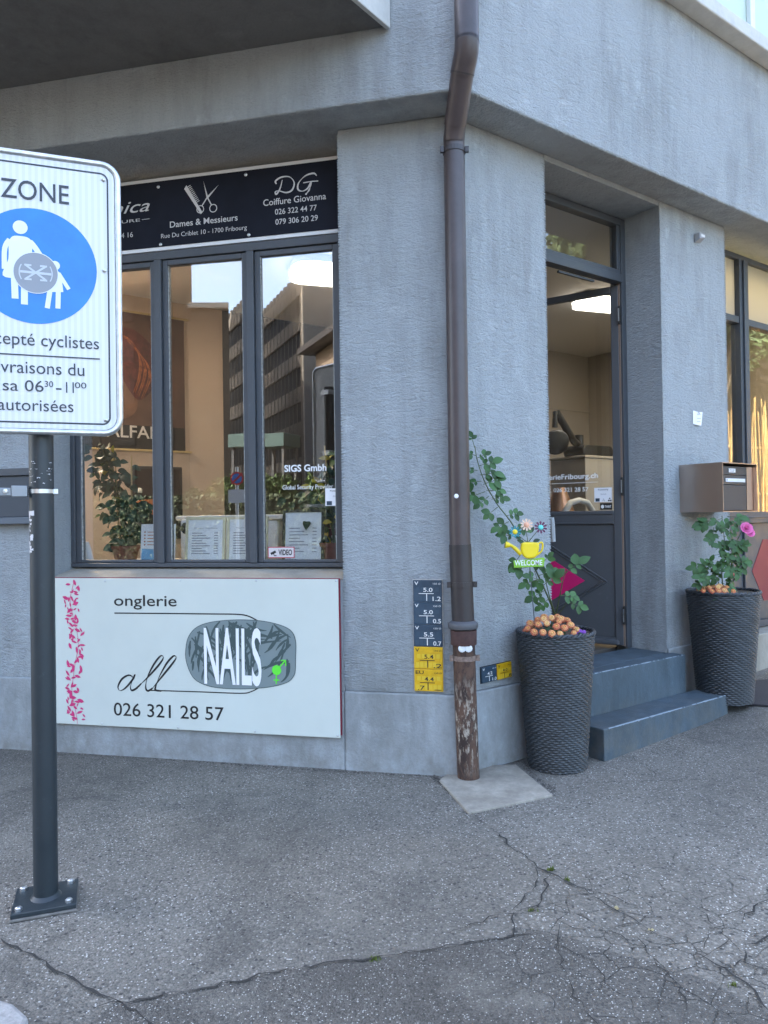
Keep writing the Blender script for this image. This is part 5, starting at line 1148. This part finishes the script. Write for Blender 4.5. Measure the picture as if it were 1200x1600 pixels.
# hose clamp with its bracket, tape scraps
zc = 1.625
MB().lathe([(.0458, zc - .008), (.048, zc - .008), (.048, zc + .008), (.0458, zc + .008)], 28).build('band_clamp', M_STEEL, SG, smooth=True)
MB().box(.042, .062, -.018, -.002, zc - .012, zc + .010).build('clamp_screw', M_STEEL, SG, bevel=.003)
br = MB().box(-.105, -.048, -.035, -.006, zc - .022, zc + .022).box(-.36, -.105, -.03, -.012, zc - .018, zc + .014).build('side_bracket', mat('bracket_steel', (.26, .28, .30), .5, .8), SG, bevel=.003)
MB().lathe([(.010, 0), (.009, .008), (0, .009)], 6).xf(Matrix.Translation((-.125, -.0305, zc)) @ Matrix.Rotation(math.pi / 2, 4, 'X')).build('bolt', M_STEEL, br)
tp = MB(); M_TAPE = mat('old_tape', (.55, .55, .57), .4)
def on_post(ang0, ang1, z0, z1, m, n=4, r=.0463):
    vs = []
    for i in range(n + 1):
        a = ang0 + (ang1 - ang0) * i / n
        for z in (z0 + rnd(-.002, .002), z1 + rnd(-.002, .002)): vs.append((r * math.sin(a), -r * math.cos(a), z))
    m.add(vs, [(2 * i, 2 * i + 2, 2 * i + 3, 2 * i + 1) for i in range(n)])
for i in range(16):
    a = rnd(-1.2, .9); z = rnd(1.655, 1.74); on_post(a, a + rnd(.1, .45), z, z + rnd(.0008, .003), tp)
for i in range(26):
    z = rnd(1.37, 1.53); a = rnd(-1.35, -.95); on_post(a, a + rnd(.05, .4), z, z + rnd(.003, .014), tp, 3, .0463 + i * 2e-5)
on_post(-1.4, -.55, 1.53, 1.548, tp); tp.build('tape_scrap', M_TAPE, SG)['kind'] = 'stuff'

# grey box on the left pillar, behind the post
wb = thing('wall_box', ML, 'long dark grey box on the left pillar behind the sign post', 'box')
bx0, bt = pL(0, 733, .03); _, bb = pL(0, 819, .03)
x_r = pL(46, 780, .03)[0]
MB().box(-4.2, x_r + .06, -.045, -.0005, bb + .045, bt - .05).build('body', mat('box_dark', (.045, .055, .068), .5), wb, bevel=.004); MB().box(-4.2, x_r + .075, -.06, -.0005, bt - .048, bt).build('upper_strip', M_FRAME, wb, bevel=.003); MB().box(-4.2, x_r + .075, -.06, -.0005, bb, bb + .044).build('lower_strip', mat('strip_grey', (.11, .13, .15), .6), wb, bevel=.003)

# ------------------------------------------------------------------ the other side of the street (seen only mirrored in the panes)
def mir(P, Q, n): P = Vector(P); return P - n * (2 * (P - Q).dot(n))
QL = C - nL * .23; QR = C - nR * .24
def mL(P): return mir(P, QL, nL)
def mR(P): return mir(P, QR, nR)
M_CONCB = mat('office_concrete', (.20, .18, .155), .9, spec=.1, var=(.4, .12)); M_OWIN = mat('office_glass', (.010, .010, .011), .6, spec=.05); M_OSIDE = mat('office_side', (.06, .062, .064), .9, spec=.1, var=(.3, .1)); M_FIN = mat('office_fin', (.13, .12, .105), .8, spec=.1)
dV = Vector((-.40, .917, 0)).normalized(); nV = Vector((-dV.y, dV.x, 0)); nV = nV if nV.dot(Vector((6, -60, 0))) > 0 else -nV
OP = Vector((-6.25, 60, 0))
base = mL(OP); base.z = gz(base.x, base.y)
OB = thing('office_building', base, 'long concrete office block with dark window bands mirrored in the shop window', 'building')
def vbox(par, name, m, P0, d, n, a0, a1, o0, o1, z0, z1, f=mL, base=base):  # along d, out along n
    pts = [P0 + d * a + n * o for a, o in ((a0, o0), (a1, o0), (a1, o1), (a0, o1))]; q = [f(p) - base for p in pts]
    b = MB().prism([xy(p) for p in q], z0, z1); return b.build(name, m, par)
LEN = 62
vbox(OB, 'body', M_OWIN, OP, dV, nV, .05, LEN, -10, -.06, 0, 20.3)
vbox(OB, 'end_wall', M_OSIDE, OP, dV, nV, -.35, .04, -10, .1, 0, 20.8)
for k in range(8):
    zt = 20.9 - 2.87 * k
    if zt < 1: continue
    vbox(OB, 'concrete_band', M_CONCB, OP, dV, nV, .05, LEN, -.05, .12, max(0, zt - 1.2), zt - (0 if k else .0))
for k in range(52): vbox(OB, 'fin', M_FIN, OP, dV, nV, .35 + 1.15 * k, .42 + 1.15 * k, .121, .17, 0, 20.5)
for k in range(50): vbox(OB, 'roof_post', M_CONCB, OP, dV, nV, .35 + 1.15 * k, .72 + 1.15 * k, -.3, .1, 20.91, 21.6)
vbox(OB, 'corner_strip', M_CONCB, OP, dV, nV, -.34, .3, .105, .2, 0, 20.85)
# town blocks added to keep bright sky out of the pane reflections
def far_block(x0, x1, Y, ztop, label, col):
    a, b = at(x0, 800, Y), at(x1, 800, Y); a.z = b.z = 0; bb = mL(a); bb.z = gz(bb.x, bb.y); d = (b - a).normalized(); n = Vector((d.y, -d.x, 0)); L = (b - a).length
    t = thing('added_town_block', bb, label, 'building'); m = mat('block_' + name_of(label), col, .9, var=(.2, .15), spec=0)
    k1 = 1 + 9 / Y; ring = [mL(p) - bb for p in (a, b, b * k1, a * k1)]
    MB().prism([xy(p) for p in ring], 0, ztop).build('wall', m, t)
    ring = [mL(p) - bb for p in (a * .997, b * .997, b * k1, a * k1)]; MB().prism([xy(p) for p in ring], ztop + .001, ztop + .35).build('parapet', M_OSIDE, t)
    nx_ = int(L / 2.6)
    for i in range(nx_):
        for k in range(int(ztop / 3.1)): vbox(t, 'window', M_BWIN, a, d, n, .7 + 2.6 * i, 2.1 + 2.6 * i, .002, .05, 1 + 3.1 * k, 2.7 + 3.1 * k, base=bb)
M_BWIN = mat('block_window', (.015, .014, .013), .8, spec=0)
def name_of(l): return l.split()[0]
far_block(60, 351, 56, 31, 'tall brown town block added to keep sky reflections off the left panes', (.014, .012, .010))
far_block(344, 407, 50, 15.6, 'lower grey town block added to mask the mirrored sky between the brown block and the office', (.014, .013, .012))
far_block(540, 800, 60, 18, 'plain brown town block hidden behind the beige house', (.12, .10, .09))
# neighbouring house with an eave
HP = Vector((-3.35, 38, 0)); hb_ = mL(HP); hb_.z = gz(hb_.x, hb_.y)
HO = thing('neighbour_house', hb_, 'beige house with deep eaves mirrored at the right edge of the shop window', 'building')
M_HB = mat('house_beige', (.16, .125, .095), .9, spec=.1, var=(.6, .12))
vbox(HO, 'wall', M_HB, HP, -dV, nV, 0, 16, -8, 0, 0, 9.9, base=hb_); vbox(HO, 'roof', M_DARKW, HP, -dV, nV, -.6, 16.5, -9, .8, 9.91, 10.2, base=hb_)
for i in range(5):
    for z in (2.2, 5.0, 7.4):
        wdw = vbox(HO, 'window', mat('house_window', (.02, .022, .025), .15), HP, -dV, nV, 1.2 + 2.9 * i, 2.2 + 2.9 * i, .002, .03, z, z + 1.5, base=hb_)
        vbox(HO, 'window_surround', M_CONCB, HP, -dV, nV, 1.05 + 2.9 * i, 2.35 + 2.9 * i, .031, .10, z - .16, z - .02, base=hb_)
M_CANOPY = mat('street_leaf', (.06, .10, .03), .7, var=(3, .5))
def tree(base_pt, h, cr, label, n=2600, cz=.65, squash=.8, name='street_tree', leaf_s=.13, group='street trees'):
    b = Vector(base_pt); b.z = gz(b.x, b.y)
    t = thing(name, b, label, 'tree', group)
    tk = MB(); tk.tube(smooth_path([(0, 0, -.1), (.08, .02, h * .25), (-.05, .05, h * .55), (0, 0, h * .8)], 4), [.02 * h * (1 - .06 * i) for i in range(13)], 9)
    blobs = []
    for i in range(9):
        a = i * 2.4; r = cr * rnd(.25, .75); e = Vector((r * math.cos(a), r * math.sin(a), h * cz + rnd(-.5, .8) * cr * squash)); blobs.append((e, cr * rnd(.3, .5)))
        tk.tube(smooth_path([(0, 0, h * rnd(.3, .5)), tuple(e * .5 + Vector((0, 0, h * .25))), tuple(e)], 3), [.008 * h * (1 - .1 * k) for k in range(7)], 6)
    tk.build('trunk', mat('bark', (.07, .055, .04), .9), t, smooth=True)
    m = MB()
    for i in range(n):
        e, r = random.choice(blobs); d = Vector((random.gauss(0, 1), random.gauss(0, 1), random.gauss(0, 1))).normalized() * r * rnd(.45, 1.1); p = e + d
        u = Vector((rnd(-1, 1), rnd(-1, 1), rnd(-1, 1))).normalized() * leaf_s * rnd(.6, 1.3); v = u.orthogonal().normalized() * leaf_s * .5
        m.add([p - u, p + v, p + u, p - v], [(0, 1, 2, 3)])
    m.build('crown', M_CANOPY, t); return t
for px, Y, h, cr, lab in ((432, 30, 3.6, 1.1, 'small round tree before the office block in the pane reflection'), (520, 27, 4.2, 1.2, 'small tree before the beige house in the pane reflection'), (385, 34, 4.2, 1.4, 'small tree at the left end of the pane reflection')):
    v = at(px, 800, Y); tree(mL((v.x, v.y, 0)), h, cr, lab, 1400, .62)
for px, Y, h, cr, lab in ((883, 22, 11.0, 3.6, 'tall tree down the side street mirrored above the door'), (1118, 18, 7.6, 1.9, 'bushy tree down the side street mirrored in the right window'), (1330, 19, 8.5, 2.6, 'broad tree farthest down the side street past the reed fence')):
    v = at(px, 800, Y); tree(mR((v.x, v.y, 0)), h, cr, lab, 5200 if px < 900 else 3000, .72, leaf_s=.17 if px < 900 else .13)
g0, g1 = at(1090, 800, 21), at(1420, 800, 23); g0.z = g1.z = 0; gb = mR(g0); gb.z = gz(gb.x, gb.y)
GH = thing('garden_house', gb, 'dull brown house wall behind the reed fence mirrored in the right window', 'building')
gd = (g1 - g0).normalized(); gn = Vector((gd.y, -gd.x, 0))
vbox(GH, 'wall', mat('garden_wall', (.055, .045, .036), .9, spec=.1, var=(.5, .2)), g0, gd, gn, 0, (g1 - g0).length, -5, 0, 0, 9.5, f=mR, base=gb)
vbox(GH, 'roof', M_DARKW, g0, gd, gn, -.4, (g1 - g0).length + .4, -5.3, .5, 9.501, 9.8, f=mR, base=gb)
for i in range(3): vbox(GH, 'window', M_BWIN, g0, gd, gn, 1 + 2 * i, 2 + 2 * i, .002, .05, 4, 5.6, f=mR, base=gb)
# dark clipped hedge, added to block the sunlit street in the pane reflections
h0, h1 = at(40, 800, 25), at(560, 800, 25); h0.z = h1.z = 0; hq0, hq1 = mL(h0), mL(h1); hq0.z = gz(hq0.x, hq0.y)
HG = thing('hedge', hq0, 'dark clipped hedge added to block the sunlit street mirrored low in the shop window', 'hedge')
hd = hq1 - hq0; hd.z = 0; hl = hd.length; hm_ = frame((0, 0, 0), hd)
MB().box(0, hl, -.35, .35, 0, 2.15).build('core', mat('hedge_core', (.012, .018, .008), .9), HG, hm_)
m = MB()
for i in range(9000):
    p = Vector((rnd(0, hl), random.choice((-1, 1)) * rnd(.34, .45), rnd(.05, 2.3))) if random.random() < .8 else Vector((rnd(0, hl), rnd(-.4, .4), rnd(2.1, 2.35)))
    u = Vector((rnd(-1, 1), rnd(-1, 1), rnd(-1, 1))).normalized() * .07; v = u.orthogonal().normalized() * .04; m.add([p - u, p + v, p + u, p - v], [(0, 1, 2, 3)])
m.build('foliage', mat('hedge_leaf', (.03, .045, .015), .7, var=(2, .5)), HG, hm_)
# reed fence in the sun
f0, f1 = at(1128, 800, 11.0), at(1330, 800, 12.5); q0, q1 = mR((f0.x, f0.y, 0)), mR((f1.x, f1.y, 0)); q0.z = gz(q0.x, q0.y)
RF = thing('reed_fence', q0, 'tall yellow reed fence along the side street mirrored in the right window', 'fence')
cme = []
for h in (2.75, 2.85, 2.95, 2.7):
    b = MB().tube([(0, 0, 0), (.005, .004, h * .5), (-.004, 0, h)], [.016, .014, .009], 6); me = bpy.data.meshes.new('reed'); me.from_pydata(b.v, [], b.f); me.materials.append(mat('reed_straw', (.55, .36, .12), .7, var=(8, .3))); cme.append(me)
nn = 120
for i in range(nn):
    p = (q1 - q0) * (i / nn); p.z = 0; place('reed', random.choice(cme), RF, Matrix.Translation(p + Vector((rnd(-.02, .02), rnd(-.02, .02), 0))) @ Matrix.Rotation(rnd(-.06, .06), 4, 'X') @ Matrix.Rotation(rnd(-.06, .06), 4, 'Y'))
d = (q1 - q0); d.z = 0
for z in (.5, 1.5, 2.2): MB().tube([Vector((0, 0, z)), d + Vector((0, 0, z))], .02, 6).build('rail', M_WOOD, RF)
# no-parking sign, turquoise shelter
ns = at(402, 800, 13); nb = mL((ns.x, ns.y, 0)); NS = thing('no_parking_sign', nb, 'round red and blue no parking sign mirrored in the middle pane', 'road sign')
zz = at(377, 748, 13).z
MB().tube([(0, 0, 0), (0, 0, zz + .2)], .03, 10).build('post', M_STEEL, NS, smooth=True)
fd = (at(385, 800, 4.9) - nb); fd.z = 0; fm = frame((0, 0, 0), (-fd).cross(Vector((0, 0, 1))))
sd = empty('sign_face', fm, NS)
R_ = .115
MB().slab([(R_ * math.cos(k * .209), zz + R_ * math.sin(k * .209)) for k in range(30)], -.05, -.045).build('red_ring', mat('sign_red', (.55, .02, .03), .4), sd); MB().disc(0, zz, R_ * .74, None, -.052, 30).build('blue_face', M_BLUE, sd); MB().ribbon([(-.09, zz + .09), (.09, zz - .09)], .035, -.054).build('red_bar', MATS['sign_red'], sd)
MB().box(-.15, .15, -.05, -.045, zz - .42, zz - .19).build('white_plate', M_OFFW, sd)
sv = at(436, 800, 34); sb_ = mL((sv.x, sv.y, 0)); SHL = thing('shelter', sb_, 'pale turquoise shelter roof on posts mirrored low in the right pane', 'shelter')
M_TURQ = mat('turquoise_roof', (.05, .075, .072), .9, spec=.05)
MB().box(-.75, .75, -.7, .7, 4.75, 5.35).build('roof', M_TURQ, SHL, bevel=.03)
for x in (-.6, .6):
    for y in (-.5, .5): MB().box(x - .06, x + .06, y - .06, y + .06, 0, 4.749).build('post', M_OSIDE, SHL)
